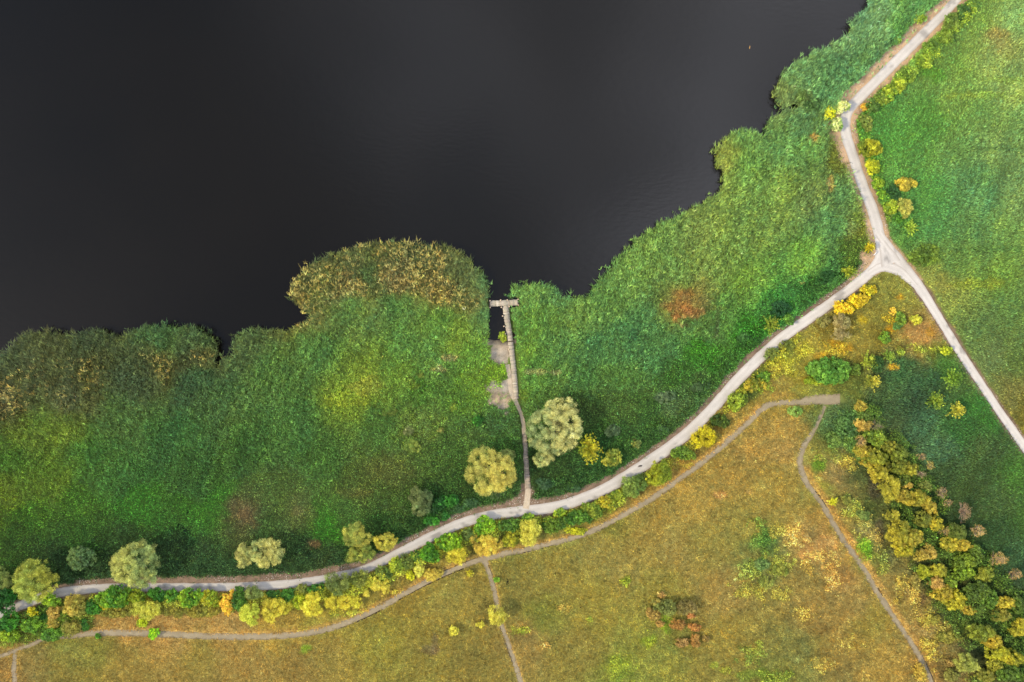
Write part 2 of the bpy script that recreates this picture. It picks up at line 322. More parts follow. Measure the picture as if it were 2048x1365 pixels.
# ------------------------------------------------------------------ plant colours over the place: x, y, r, g, b (as seen, tree shade included), stand height m
CP = """
30 700 84 84 50 2.3|100 700 96 88 48 2.3|200 690 84 84 48 2.3|330 675 84 102 54 2.2|400 690 86 98 54 2.3|60 760 97 86 46 2.2|200 750 102 88 42 2.2
330 725 112 92 42 2.2|405 715 108 90 46 2.2|20 810 104 78 44 2|150 790 105 90 55 2|280 770 88 88 54 1.9|400 768 78 95 55 1.8|-60 780 90 82 44 2.2
60 850 92 110 38 1.7|120 860 102 120 38 1.6|250 830 75 100 50 1.8|180 900 70 110 45 1.7|30 920 70 105 35 1.7|100 960 96 120 35 1.5|20 990 88 106 30 1.2
240 950 60 100 48 1.6|350 870 62 100 50 1.8|450 800 72 98 52 1.9|550 760 74 105 52 1.9|650 700 76 108 52 1.9|480 690 80 96 55 2.2|500 900 58 92 42 1.8
600 850 66 100 48 1.8|400 960 55 90 42 1.6|700 620 84 112 55 1.9|620 560 97 92 48 2.4|600 600 108 96 50 2.4|700 530 84 88 50 2.4|780 510 86 86 48 2.4
850 520 84 82 46 2.4|920 550 76 86 50 2.4|750 556 62 80 42 2.2|700 584 116 98 54 2.2|800 575 122 98 56 2.2|880 584 112 94 50 2.2|940 600 98 94 50 2.3
965 640 70 98 55 2.3|800 620 75 108 52 2|880 640 82 114 48 2|920 670 98 120 44 1.9|820 690 80 112 52 1.9|880 730 75 105 50 1.9|960 700 88 120 44 1.5
640 600 92 96 50 2.3|960 570 66 90 52 2.4|750 760 98 118 42 1.6|700 800 98 118 38 1.5|800 740 92 118 42 1.6|845 768 64 98 38 1.2|760 850 70 100 42 1.4
650 920 60 92 40 1.4|850 850 80 98 45 1.2|930 800 70 100 38 1.2|950 760 88 116 38 1.2|900 900 60 86 42 1|770 940 76 82 46 .9|720 985 70 82 42 .9
780 1000 60 80 38 1|1000 860 55 85 45 1.2|1000 740 92 124 38 .9|930 990 45 66 32 1|1010 900 50 78 36 1|950 870 64 88 44 1.1
50 1035 55 92 28 .8|150 1000 64 100 34 1|270 1010 52 105 35 .8|400 1030 52 100 36 .8|440 1000 52 102 38 .8|560 1000 68 88 50 .8|600 1030 80 88 56 .6
650 1060 45 98 26 .6|700 1030 62 90 45 .8|520 1050 54 80 46 .9|490 1028 92 72 62 .4|30 1080 46 74 30 1|150 1070 46 80 35 1|250 1075 42 66 38 1
350 1100 42 62 40 1|420 1120 44 66 44 1|200 1130 38 56 36 1|110 1110 38 60 38 1|620 1105 40 60 38 1|660 1130 52 66 46 1|780 1050 38 66 30 1
860 1010 38 66 30 1.1|900 1020 40 72 36 1|560 1130 42 62 40 1|820 1060 44 66 36 1
1060 590 84 112 54 2.3|1095 592 64 98 60 2.3|1080 640 82 112 48 2.2|1050 680 80 110 44 2.1|1060 740 70 104 44 1.9|1150 620 86 112 54 2.3|1200 600 78 108 54 2.3
1120 700 66 98 52 2|1200 700 62 98 55 2|1250 650 62 98 56 2|1250 560 82 112 57 2.3|1300 500 88 114 57 2.3|1350 560 88 110 54 2.2|1450 500 92 114 54 2.2
1550 450 90 112 54 2.1|1600 520 86 120 48 1.9|1500 560 90 118 46 2|1400 480 92 108 54 2.2|1650 450 72 108 60 2|1680 400 72 104 58 2|1620 400 88 104 54 2
1550 380 88 110 50 2.1|1480 330 82 112 52 2.3|1560 300 76 110 60 2.2|1620 300 76 108 54 2|1500 290 84 112 56 2.3|1440 325 98 108 50 2.4|1600 250 70 98 58 2.2
1380 605 108 92 48 2|1250 750 68 100 45 1.7|1170 770 58 92 46 1.5|1120 760 70 98 46 1.6|1300 700 65 100 55 1.9|1400 650 76 104 50 2|1450 620 78 110 48 2
1490 655 46 105 34 1|1400 712 46 100 30 .9|1550 600 45 96 40 1.2|1600 570 48 94 40 1.2|1655 535 50 88 44 1.2|1345 745 48 84 36 1|1250 820 62 82 40 .9
1300 830 46 76 38 .9|1200 850 46 72 32 .9|1190 880 32 62 32 .8|1250 880 38 68 34 .8|1350 800 66 86 60 .8|1390 770 56 78 44 .8|1130 965 40 62 34 .8
1210 950 40 70 38 .8|1290 885 50 78 42 .8|1090 960 38 58 32 .8|1160 830 42 60 34 .8|1180 810 56 72 38 .9
1700 100 86 114 72 2.3|1600 160 80 108 64 2.3|1750 50 90 120 78 2.3|1820 20 74 112 60 2.1|1700 165 70 104 62 2|1650 180 70 104 62 2.2|1560 200 92 104 56 2.3
1800 60 66 104 48 1.6|1720 130 72 104 60 1.9|1700 420 84 98 42 1.2|1725 440 92 96 38 .8|1670 310 92 96 40 .9|1700 500 70 92 40 .9|1800 -60 80 116 62 2
1850 250 60 116 38 1|1775 280 58 118 38 .9|1800 335 60 114 42 .9|1900 200 88 128 52 1.1|1980 120 106 138 66 1.2|1950 60 86 126 48 1|1900 120 82 122 44 1
2030 60 104 146 74 1.2|1990 92 118 118 58 1.1|2000 175 110 142 66 1.3|1950 210 86 126 52 1.2|2030 250 86 126 60 1.3|1900 300 76 120 55 1.2|2000 300 90 126 64 1.4
1950 380 66 114 60 1.3|2030 380 86 122 64 1.4|1850 400 55 115 44 .9|1870 450 56 110 48 1|1950 460 66 108 52 1.3|2020 470 82 118 48 1.4|1900 520 72 110 44 1.2
1980 550 80 116 38 1.3|1900 580 90 110 44 1.1|2030 600 76 110 44 1.3|1950 650 72 100 44 1.2|2020 720 68 92 34 1|1980 720 76 98 50 .9|2030 790 84 84 36 .8
1880 565 112 118 44 .8|2100 500 80 115 50 1.3|2110 150 100 135 64 1.3|1950 -50 88 120 50 1.1|2060 820 96 92 36 .5
1800 585 104 112 44 .5|1780 620 108 110 40 .5|1830 680 128 108 54 .3|1850 672 136 108 60 .25|1760 660 102 100 34 .5|1720 690 120 110 40 .5|1870 690 100 104 42 .4
1620 700 128 120 38 .5|1655 655 112 106 44 .5|1580 720 116 120 38 .5|1560 780 128 110 44 .4|1625 775 104 114 40 .4|1500 760 74 96 36 .8|1700 775 92 98 40 .6
1755 800 46 70 36 1|1800 755 46 84 46 1.4|1850 745 46 84 46 1.3|1885 720 60 108 36 .8|1850 850 62 96 62 1.5|1880 900 64 96 64 1.5|1830 810 50 78 46 1.4
1920 860 42 84 34 1|1970 900 62 82 38 1|1955 835 46 100 30 .8|2030 950 56 96 30 .9|1990 1010 60 84 38 .9|1900 950 52 74 36 1|1950 980 54 74 32 .8
2040 1030 56 90 34 .9|2000 1060 44 72 38 .9|2035 1110 52 84 52 .9|1980 1100 38 68 34 .8|1900 1050 36 58 28 .8|1840 1035 36 56 28 .8|1850 1150 40 58 30 .7
1900 1230 50 66 38 .6|1950 1290 46 60 32 .7|2040 1200 42 60 32 .8|2040 1300 40 60 28 .7|1790 940 40 56 26 .8|1820 1000 44 64 28 .7
1560 850 142 115 54 .4|1500 900 130 104 50 .35|1580 900 140 112 58 .35|1450 950 130 105 45 .35|1550 980 126 108 45 .35|1400 1000 136 112 48 .3|1300 1050 126 106 44 .3
1350 1100 120 105 50 .3|1250 1120 122 110 50 .3|1500 1060 116 110 45 .35|1530 1090 78 102 48 .6|1520 1130 104 110 54 .5|1600 1080 150 120 68 .5|1640 1105 156 125 74 .5
1680 1150 130 98 55 .4|1620 1150 114 100 50 .4|1700 1200 126 105 55 .4|1650 1230 116 94 46 .4|1750 1250 114 104 40 .4|1780 1320 142 115 50 .4|1700 1320 112 94 45 .4
1600 1300 94 100 50 .45|1550 1350 94 102 44 .45|1450 1280 116 104 40 .35|1450 1180 126 104 50 .3|1300 1180 112 106 38 .3|1200 1200 116 106 34 .3|1100 1150 112 102 40 .3
1040 1180 94 88 36 .3|1050 1280 116 94 46 .3|1150 1300 108 100 40 .3|1240 1338 104 120 42 .5|1300 1285 106 114 42 .45|900 1200 116 105 40 .3|850 1300 106 98 35 .3
960 1190 112 98 38 .3|950 1320 102 90 35 .3|750 1280 112 110 35 .35|650 1300 116 100 40 .3|600 1340 112 90 40 .3|400 1300 116 100 38 .3|500 1330 126 98 44 .3
250 1320 116 95 38 .3|200 1295 102 104 36 .35|120 1330 106 94 36 .3|130 1300 104 110 42 .4|60 1330 100 84 42 .3|10 1340 118 86 42 .3|1000 1420 110 98 40 .3
1500 1420 104 100 42 .35|500 1420 112 96 40 .3|1190 1100 110 102 46 .3|1420 1080 112 104 44 .3|1560 1040 124 108 46 .35|1080 1220 92 102 34 .35
240 1250 150 110 55 .3|350 1250 156 115 60 .3|450 1253 152 115 60 .3|200 1248 132 105 50 .3|560 1250 146 120 45 .4|640 1238 130 120 40 .4|720 1212 120 110 40 .5
800 1172 122 106 40 .5|100 1248 70 80 30 .6|20 1290 128 104 50 .3|1110 1075 110 110 44 .4|1200 1032 104 106 36 .5|1280 1000 126 105 44 .4|1345 945 138 110 46 .4
1425 888 120 100 40 .4|1480 838 132 110 44 .4|1000 1080 100 100 38 .5|1540 795 130 112 44 .4
1655 850 72 100 54 .9|1680 880 82 104 50 .8|1635 920 122 118 48 .4|1670 960 130 105 60 .4|1650 985 112 118 38 .4|1690 930 126 105 64 .4|1700 1000 92 92 46 .5
1720 935 64 78 42 .6|1735 1015 58 72 32 .6|1680 1040 130 118 54 .5|1722 1052 128 116 70 .6|1745 1080 100 104 52 .6|1655 1025 150 115 50 .4|1700 1105 150 115 50 .4
1760 1100 64 70 46 .5|1730 1120 84 112 38 .4|1770 1160 116 100 50 .4|1820 1180 132 110 60 .5|1800 1222 126 106 44 .4|1850 1250 140 110 60 .5|1880 1280 112 104 60 .5
1850 1312 126 95 45 .4|1900 1335 104 88 52 .5|1690 840 62 92 58 1|1870 1215 66 76 44 .5|1640 895 92 100 44 .5
"""
cp = np.array([[float(v) for v in e.split()] for line in CP.strip().split('\n') for e in line.split('|')])
CC = 10.0
fx_ = np.arange(GX0, GX1 + CC, CC); fy_ = np.arange(GY0, GY1 + CC, CC)
FXX, FYY = np.meshgrid(fx_, fy_)
num = np.zeros(FXX.shape + (4,)); den = np.zeros(FXX.shape)
vals = np.concatenate([s2l(cp[:, 2:5]), cp[:, 5:6]], 1)
def side_of(px, py):
    """0 lake side of the road, 1 east marsh, 2 south of the road: colours do not leak across"""
    u = sample(SIDE, px, py); return np.round(u).astype(int)
mainp = road_main
lake_side = in_poly(GXX, GYY, [(a[0], a[1]) for a in road_main] + [(2120,-900),(-900,-900),(-900,1290)])
east_side = in_poly(GXX, GYY, [(a[0], a[1]) for a in road_main if a[1] < 470] + [(3000,-900),(3000,1400)] + [(a[0], a[1]) for a in road_east][::-1])
SIDE = np.where(lake_side, 0, np.where(east_side, 1, 2))
sI = lambda px, py: SIDE[np.clip(((py - GY0) / GC).astype(int), 0, len(gy) - 1), np.clip(((px - GX0) / GC).astype(int), 0, len(gx) - 1)]
cps = sI(cp[:, 0], cp[:, 1])
# readings taken at high zoom: the overview reads too dark towards the right and in the meadow
k_ = np.ones((len(cp), 3)); t_ = np.clip((cp[:, 0] - 420) / 600, 0, 1)
m_ = cps == 0; k_[m_] = (1 + t_[m_, None] * np.array([.22, .19, .26])); k_[m_ & (cp[:, 0] < 450) & (cp[:, 1] < 830)] *= (.79, .92, 1.0)
m_ = cps == 1; k_[m_] = (1.38, 1.22, 1.36)
m_ = (cps == 2) & (cp[:, 5] > .72); k_[m_] = (.98, 1.06, 1.06)
m_ = (cps == 2) & (cp[:, 5] <= .72); k_[m_] = (1.25, 1.26, 1.42)
cp[:, 2:5] = np.clip(cp[:, 2:5] * k_, 0, 250)
def pull(m, tgt, w):
    cp[m, 2:5] = cp[m, 2:5] * (1 - w) + np.array(tgt) * w
pull(cps == 1, (88, 130, 62), .25)
pull((cps == 2) & (cp[:, 5] <= .5), (150, 135, 72), .38)
pull((cps == 2) & (cp[:, 5] > .5), (84, 106, 56), .15)
pull((cps == 0) & (cp[:, 5] > 1.15) & ~((cp[:, 0] < 990) & (cp[:, 5] > 2.1)), (80, 114, 58), .08)
pull((cps == 0) & (cp[:, 5] <= 1.15), (58, 88, 42), .18)
l_ = cp[:, 2:5].mean(1, keepdims=True); cp[:, 2:5] = cp[:, 2:5] * 1.0 + l_ * 0
cpl = s2l(cp[:, 2:5]); vals[:, :3] = cpl
FIELD = []
for sd_ in range(3):
    num[:] = 0; den[:] = 0
    for i in np.where(cps == sd_)[0]:
        w = 1.0 / ((FXX - cp[i, 0]) ** 2 + (FYY - cp[i, 1]) ** 2 + 260.0) ** 2.0
        num += w[..., None] * vals[i]; den += w
    FIELD.append(num / den[..., None])
def field(px, py):
    """colour (linear) and stand height; domain-warped so that patches get ragged edges"""
    x = px * S; y = py * S
    qx = px + 15 * fbm(x, y, 6.0, 41) + 7 * fbm(x, y, 1.3, 43); qy = py + 15 * fbm(x, y, 6.0, 42) + 7 * fbm(x, y, 1.3, 44)
    u = np.clip((qx - GX0) / CC, 0, len(fx_) - 1.001); v = np.clip((qy - GY0) / CC, 0, len(fy_) - 1.001)
    i = v.astype(int); j = u.astype(int); fv = (v - i)[..., None]; fu = (u - j)[..., None]
    sid = sI(px, py); out = np.zeros(px.shape + (4,))
    for k in range(3):
        G = FIELD[k]; m = sid == k
        if not m.any(): continue
        a, b, c, d = i[m], j[m], fv[m], fu[m]
        out[m] = (G[a, b] * (1 - d) + G[a, b + 1] * d) * (1 - c) + (G[a + 1, b] * (1 - d) + G[a + 1, b + 1] * d) * c
    col = out[..., :3]; h = out[..., 3]
    # streaks, patches of other herbs
    col = apply_patches(px, py, col)
    return col, h
PATCH = [ # cx, cy, rx, ry, rgb, strength, raggedness
 (1356,612,24,28,(126,86,54),.5,.9),(1400,614,38,10,(112,96,56),.35,.9),(1370,628,30,14,(140,88,54),.5,.6),(1430,655,5,24,(74,82,52),.8,.4),
 (490,1028,10,11,(96,76,58),.5,.9),(598,1020,10,7,(92,84,60),.5,.9),(630,1085,14,8,(96,74,56),.8,.5),(720,985,40,8,(84,78,48),.4,.7),
 (1237,1336,28,26,(100,120,36),.4,.9),(1300,1281,16,13,(112,134,34),.55,.7),(1430,1330,9,9,(104,130,40),.5,.8),(1330,1250,12,22,(110,138,30),.7,.5),
 (1726,1096,16,24,(84,128,28),.8,.4),(610,1298,12,10,(110,140,24),.8,.5),(1250,1162,12,9,(112,124,34),.8,.5),(1520,1350,36,12,(92,120,30),.5,.8),
 (1635,930,14,12,(78,116,34),.8,.4),(1850,668,46,20,(146,112,66),.8,.5),(1610,1100,14,26,(170,132,80),.7,.6),(1655,1085,26,16,(172,134,80),.7,.6),
 (1560,790,20,8,(150,120,58),.6,.5),(1290,945,14,8,(170,126,66),.7,.5),(1530,1075,16,26,(62,92,46),.75,.5),(1505,1130,26,16,(94,116,66),.6,.6),
 (1440,992,12,8,(176,130,84),.7,.5),(1500,985,8,5,(170,140,80),.6,.5),(1040,1020,16,8,(110,110,80),.3,.6),(840,770,20,10,(58,90,34),.7,.5),
 (820,770,14,14,(104,120,44),.6,.5),(700,800,60,14,(112,124,36),.5,.7),(735,770,30,20,(118,120,50),.5,.6),(900,716,22,6,(140,124,86),.8,.5),
 (880,740,14,6,(134,122,84),.7,.5),(1080,745,34,5,(126,120,86),.6,.6),(1010,740,8,14,(100,134,34),.6,.4),(1995,70,26,10,(124,112,58),.6,.6),
 (1960,195,70,7,(124,146,52),.6,.5),(2010,165,60,6,(124,150,60),.6,.5),(1990,300,90,6,(70,100,50),.5,.4),(1975,500,80,9,(62,96,44),.5,.4),
 (1960,570,50,12,(116,130,34),.6,.6),(1860,150,26,20,(76,130,28),.6,.5),(1770,430,12,26,(92,100,36),.6,.4),
 (1645,1065,12,34,(128,98,56),.4,.5),(1120,1005,12,6,(118,100,72),.5,.5),(1725,640,10,8,(168,150,24),.7,.5),(1783,660,14,10,(176,132,16),.75,.5),
 (1800,595,10,8,(168,130,20),.7,.5),(1680,692,26,12,(176,136,24),.65,.6),(1640,712,14,12,(170,132,24),.6,.6),(1560,720,22,10,(134,132,36),.7,.5),
 (1780,735,10,7,(176,138,24),.7,.5),(1860,665,8,8,(160,120,24),.6,.5),(1604,762,34,8,(150,130,40),.6,.6),(1622,280,8,10,(142,112,62),.8,.5),
 (1656,370,6,14,(150,124,64),.8,.5),(1698,460,16,18,(96,104,60),.6,.5),(1870,795,40,8,(44,70,42),.3,.6),(1700,1075,14,10,(150,126,82),.6,.6),
 (1810,460,30,40,(60,110,40),.4,.5),(860,1300,14,10,(104,90,66),.6,.6),(870,1285,8,20,(110,94,70),.6,.6),(1745,975,16,34,(76,68,56),.7,.5),
 (1757,1060,10,30,(86,76,62),.7,.5),(1835,1195,12,14,(92,78,62),.6,.5),(1930,1290,16,14,(84,74,62),.6,.5),(1140,785,40,10,(60,84,40),.5,.6)]
GK = np.array([.57, .57, .55])
def apply_patches(px, py, col):
    col = col.copy()
    n = fbm(px * S, py * S, 1.6, 51)
    for cx, cy, rx, ry, c, st, rg in PATCH:
        m = (np.abs(px - cx) < rx * 1.7) & (np.abs(py - cy) < ry * 1.7)
        if not m.any(): continue
        d = np.sqrt(((px[m] - cx) / rx) ** 2 + ((py[m] - cy) / ry) ** 2) + n[m] * rg
        w = (np.clip((1.15 - d) / 0.4, 0, 1) * st)[:, None]
        col[m] = col[m] * (1 - w) + s2l(np.minimum(250, np.array(c) * (1.18 if py[m].mean() > 600 and cx > 900 else 1.12))) * w
    # sunlit bank painted as a golden strip along the grey tracks' upper edge
    td = sample(TR_SUNLIT, px, py)[..., None]
    return col * (1 - td) + s2l((188, 148, 82)) * td
d0, s0, w0 = ft[0]; d4, s4, w4 = ft[4]; d3, s3, w3 = ft[3]
TR_SUNLIT = np.zeros(GXX.shape)
e0 = d0 - w0 / 2; m = (s0 < 0) & (e0 < 9) & (d0 < 50) & (GXX < 1520); TR_SUNLIT[m] = (np.clip((9 - e0) / 5, 0, 1) * 0.75)[m]
e4 = d4 - w4 / 2; m = (s4 < 0) & (e4 < 14) & (d4 < 50) & (GYY > 930); TR_SUNLIT[m] = np.maximum(TR_SUNLIT, np.clip((14 - e4) / 7, 0, 1) * 0.8)[m]
e3 = d3 - w3 / 2; m = (s3 < 0) & (e3 < 4) & (d3 < 50); TR_SUNLIT[m] = np.maximum(TR_SUNLIT, np.clip((4 - e3) / 3, 0, 1) * 0.6)[m]

# ------------------------------------------------------------------ ground sheet, water, road, tracks
ix = np.arange(-1270 * S, 1280 * S, 0.40); iy = np.arange(-900 * S, 885 * S, 0.40)
ext = np.array([6, 14, 30, 60, 120, 260, 600, 1500, 4000.])
ax_ = np.concatenate([ix[0] - ext[::-1], ix, ix[-1] + ext]); ay_ = np.concatenate([iy[0] - ext[::-1], iy, iy[-1] + ext])
AX, AY = np.meshgrid(ax_, ay_)
gpx, gpy = AX / S + 1024, 682.5 - AY / S
sdf = sample(SDF, gpx, gpy)
farout = (gpx < GX0) | (gpx > GX1) | (gpy < GY0) | (gpy > GY1)
wout = in_poly(gpx, gpy, lake_poly); sdf = np.where(farout, np.where(wout, -60, 60), sdf)
clear = np.minimum(np.minimum(sample(ROADD, gpx, gpy), sample(TRACKD, gpx, gpy)), sample(np.minimum(FOOTD, 60), gpx, gpy))
rough = np.clip((clear - 3) / 20, 0, 1)
Z = rough * (0.22 * fbm(AX, AY, 9, 61) + 0.10 * fbm(AX, AY, 1.6, 62))
inlet = (gpx > 960) & (gpx < 1045) & (gpy > 600) & (gpy < 720)
depth_px = np.where(inlet, np.clip(-sdf, 0, 60), np.clip(-sdf, 0, 60))
Z = np.where(sdf < 10, Z * np.clip(sdf / 10, 0, 1) - np.clip((10 - sdf) / 10, 0, 1) * 0.34, Z)
Z = np.where(sdf < 0, -0.34 - np.minimum(depth_px * 0.05, 2.2), Z)
gcol, gh = field(np.clip(gpx, -200, 2260), np.clip(gpy, -160, 1540))
luma = (gcol @ np.array([.3, .6, .1]))[..., None]
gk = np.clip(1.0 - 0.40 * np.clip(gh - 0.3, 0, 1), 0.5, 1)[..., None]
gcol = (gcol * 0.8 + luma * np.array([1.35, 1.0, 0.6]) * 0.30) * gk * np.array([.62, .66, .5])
soil = sample(SOIL, gpx, gpy)[..., None]; beach = sample(BEACHf, gpx, gpy)[..., None]
n1 = fbm(AX, AY, 0.9, 71)[..., None]
n2 = fbm(AX, AY, 3.5, 72)[..., None]
brownS = s2l((124, 104, 86)) * (1 + 0.3 * n1 + .15 * n2) * GK; brownS = np.where((gpy < 560)[..., None], s2l((180, 150, 116)) * (1 + 0.25 * n1 + .15 * n2) * GK, brownS)
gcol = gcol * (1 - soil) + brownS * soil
gcol = gcol * (1 - beach) + (s2l((156, 146, 130)) * (1 - .5 * np.clip(n2 + .2, 0, 1)) + s2l((172, 142, 102)) * .5 * np.clip(n2 + .2, 0, 1)) * (1 + 0.35 * n1) * GK * beach
wet = in_poly(gpx, gpy, [(970, 670), (1030, 670), (1030, 700), (970, 700)]) & (sdf < 4) 
wm = np.clip((gpy - 676) / 18, 0, 1)[..., None]; wm = np.clip(wm + .25 * n1, 0, 1)
gcol = np.where((in_poly(gpx, gpy, [(966, 665), (1032, 665), (1032, 697), (966, 697)]) & (sdf < 14))[..., None], (s2l((56, 48, 38)) * (1 - wm) + s2l((146, 134, 116)) * wm) * GK, gcol)
gcol[(sdf < -3) & ~wet] = s2l((40, 36, 26))
nx, ny = len(ax_), len(ay_)
idx = np.arange(nx * ny).reshape(ny, nx)
F = np.stack([idx[:-1, :-1], idx[:-1, 1:], idx[1:, 1:], idx[1:, :-1]], -1).reshape(-1, 4)
V = np.stack([AX, AY, Z], -1).reshape(-1, 3)
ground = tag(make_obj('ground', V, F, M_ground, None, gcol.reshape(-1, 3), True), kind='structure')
GZ = Z; 
def ground_z(x, y):
    u = np.clip((x - ix[0]) / 0.40, 0, len(ix) - 1.001) + 9; v = np.clip((y - iy[0]) / 0.40, 0, len(iy) - 1.001) + 9
    i = v.astype(int); j = u.astype(int); fv = v - i; fu = u - j
    return (GZ[i, j] * (1 - fu) + GZ[i, j + 1] * fu) * (1 - fv) + (GZ[i + 1, j] * (1 - fu) + GZ[i + 1, j + 1] * fu) * fv

WZ = -0.26
wv = []; wf = []; wx = np.linspace(-4200, 4200, 3)
lp = [W(a, b) for a, b in shore]
# lake sheet: one large quad strip to the horizon; the ground rises through it along the shore
wp = [(-4300, -60, WZ), (-60, -60, WZ), (60, 4300, WZ), (-4300, 4300, WZ)]
wp = [(-4300, -70, WZ), (150, -70, WZ), (150, 4300, WZ), (-4300, 4300, WZ)]
water = tag(make_obj('lake_water', wp, [(0, 1, 2, 3)], M_water), kind='structure')

def ribbon(paths, name, z0, ncross, colf, mat, ragged=0.10, seed=0):
    VV = []; FF = []; CC_ = []; n = 0
    for k, P in enumerate(paths):
        P = np.asarray(P); d = np.gradient(P[:, :2], axis=0); d /= np.linalg.norm(d, axis=1)[:, None]
        nrm = np.stack([-d[:, 1], d[:, 0]], 1)                     # right of travel on screen
        t = np.linspace(-1, 1, ncross)
        hw = P[:, 2:3] / 2
        x0 = P[:, 0] * S; y0 = P[:, 1] * S
        off = t[None, :] * hw
        rl = fbm(x0, y0, 1.2, 80 + seed) * ragged / S; rr = fbm(x0 + 50, y0, 1.2, 81 + seed) * ragged / S
        off[:, 0] += rl; off[:, -1] += rr
        px = P[:, 0:1] + nrm[:, 0:1] * off; py = P[:, 1:2] + nrm[:, 1:2] * off
        X, Y = W(px, py)
        z = z0 + 0.004 * k + 0.0 * X
        VV.append(np.stack([X, Y, z], -1).reshape(-1, 3)); CC_.append(colf(px, py, np.broadcast_to(t, px.shape)).reshape(-1, 3))
        m_ = len(P); id_ = np.arange(m_ * ncross).reshape(m_, ncross) + n
        FF.append(np.stack([id_[:-1, :-1], id_[1:, :-1], id_[1:, 1:], id_[:-1, 1:]], -1).reshape(-1, 4)); n += m_ * ncross
    return make_obj(name, np.concatenate(VV), np.concatenate(FF), mat, None, np.concatenate(CC_))
def road_col(px, py, t):
    g = np.clip((px - 300) / 1300, 0, 1) ** 1.2
    a = s2l((190, 183, 173)); b = s2l((216, 207, 196))
    c = a + (b - a) * g[..., None]
    e = np.clip((np.abs(t) - 0.72) / 0.28, 0, 1)[..., None]
    c = c * (1 - e * 0.35) + s2l((140, 115, 90)) * e * 0.35
    wt = np.exp(-((np.abs(t) - 0.45) / 0.16) ** 2)[..., None]
    c = c * (1 + 0.09 * wt) * (1 + 0.07 * fbm(px * S, py * S, 1.5, 91)[..., None])
    pt = np.clip(fbm(px * S, py * S, 3.0, 92) - 0.62, 0, 1)[..., None] * 3
    c = c * (1 - np.clip(pt, 0, .35))
    j = np.exp(-(((px - 1772) / 12) ** 2 + ((py - 518) / 9) ** 2))[..., None]
    return c * (1 - 0.16 * j) * np.array([.435, .44, .425])
def track_col(px, py, t):
    c = s2l((145, 132, 106)) * (1 + 0.16 * fbm(px * S, py * S, 0.8, 93)[..., None])
    e = np.clip((np.abs(t) - 0.6) / 0.4, 0, 1)[..., None]
    return (c * (1 - e * 0.3) + s2l((118, 96, 66)) * e * 0.3) * GK
road = tag(ribbon(ROADS, 'gravel_road', 0.035, 13, road_col, M_road, 0.10), kind='structure')
track = tag(ribbon([TRACKS[0], TRACKS[1], TRACKS[2], TRACKS[3], TRACKS[4]], 'gravel_track', 0.02, 7, track_col, M_track, 0.12, 5), kind='structure')
def foot_col(px, py, t):
    return GK * s2l((182, 166, 142)) * (1 + 0.18 * fbm(px * S, py * S, 0.7, 95)[..., None])
tag(ribbon([FOOT[6:]], 'footpath', 0.045, 5, foot_col, M_track, 0.14, 9), kind='structure')
def shade_rut_col(px, py, t): return GK * s2l((62, 50, 40)) * np.ones(px.shape + (1,))  # dark strips: painted shade of the south bank edge, and ruts elsewhere
def offs(P, o, a, b, w):
    P = np.asarray(P); P = P[(P[:, 1] > 940) | (P[:, 0] < 1560)]; m = (P[:, 0] >= a) & (P[:, 0] <= b); d = np.gradient(P[:, :2], axis=0); d /= np.linalg.norm(d, axis=1)[:, None]
    Q = P.copy(); Q[:, 0] += -d[:, 1] * o; Q[:, 1] += d[:, 0] * o
    Q[:, 2] = w * np.clip(1.1 + 1.1 * fbm(Q[:, 0] * S, Q[:, 1] * S, 3.0, 97), 0.05, 2.2); return Q[m]
shade_ruts = [offs(TRACKS[0], 5.5, 680, 765, 1.5), offs(TRACKS[0], 5.5, 790, 925, 1.7), offs(TRACKS[0], 5.2, 1040, 1110, 1.2), 
        offs(TRACKS[4], -4.5, 1625, 1650, 2.2), offs(TRACKS[4], -5, 1750, 1765, 1.4), offs(TRACKS[4], -5, 1823, 1875, 1.6), offs(TRACKS[0], -5.5, 870, 960, 1.0),
        offs(TRACKS[3], -4.5, 970, 990, 0.9), offs(TRACKS[3], 4.0, 1000, 1030, 0.9)]
tag(ribbon([r for r in shade_ruts if len(r) > 3], 'track_edge_shade_rut', 0.044, 3, shade_rut_col, M_track, 0.03, 11), kind='structure')

# ------------------------------------------------------------------ scattered vegetation
def tufts(x0, x1, y0, y1, sp, seed):
    r = np.random.default_rng(seed)
    X, Y = np.meshgrid(np.arange(x0, x1, sp), np.arange(y0, y1, sp))
    X = X.ravel() + (r.random(X.size) - .5) * sp * 1.3; Y = Y.ravel() + (r.random(Y.size) - .5) * sp * 1.3
    return X, Y
def blades(X, Y, Z0, dirx, diry, L, lean, wd, col):
    """three-row ribbons: base, middle, tip"""
    n = len(X); sx, sy = -diry, dirx
    tw = rng.random(n) * 0.9 - 0.45
    V = np.zeros((n, 6, 3))
    for r_, (f, g, w) in enumerate(((0, 0, 0.75), (0.45, 0.68, 1.0), (1.0, 1.0 , 0.12))):
        cx = X + dirx * L * lean * f; cy = Y + diry * L * lean * f
        cz = Z0 + L * np.sqrt(np.maximum(1 - lean ** 2, .02)) * g * (1 - 0.25 * f * lean)
        for s_, k in ((-1, 0), (1, 1)):
            V[:, r_ * 2 + k, 0] = cx + s_ * sx * wd * w / 2; V[:, r_ * 2 + k, 1] = cy + s_ * sy * wd * w / 2
            V[:, r_ * 2 + k, 2] = cz + s_ * tw * wd * w / 2
    b = np.arange(n)[:, None] * 6
    F = np.concatenate([b + np.array([[0, 1, 3, 2]]), b + np.array([[2, 3, 5, 4]])])
    return V.reshape(-1, 3), F, np.repeat(col, 6, axis=0)
GAIN = {'reeds': (.98, 1.05, .80), 'marsh': (.84, .84, .78), 'lush': (.90, .95, .56), 'meadow': (.71, .70, .55), 'thicket': (1.12, 1.1, .68)}
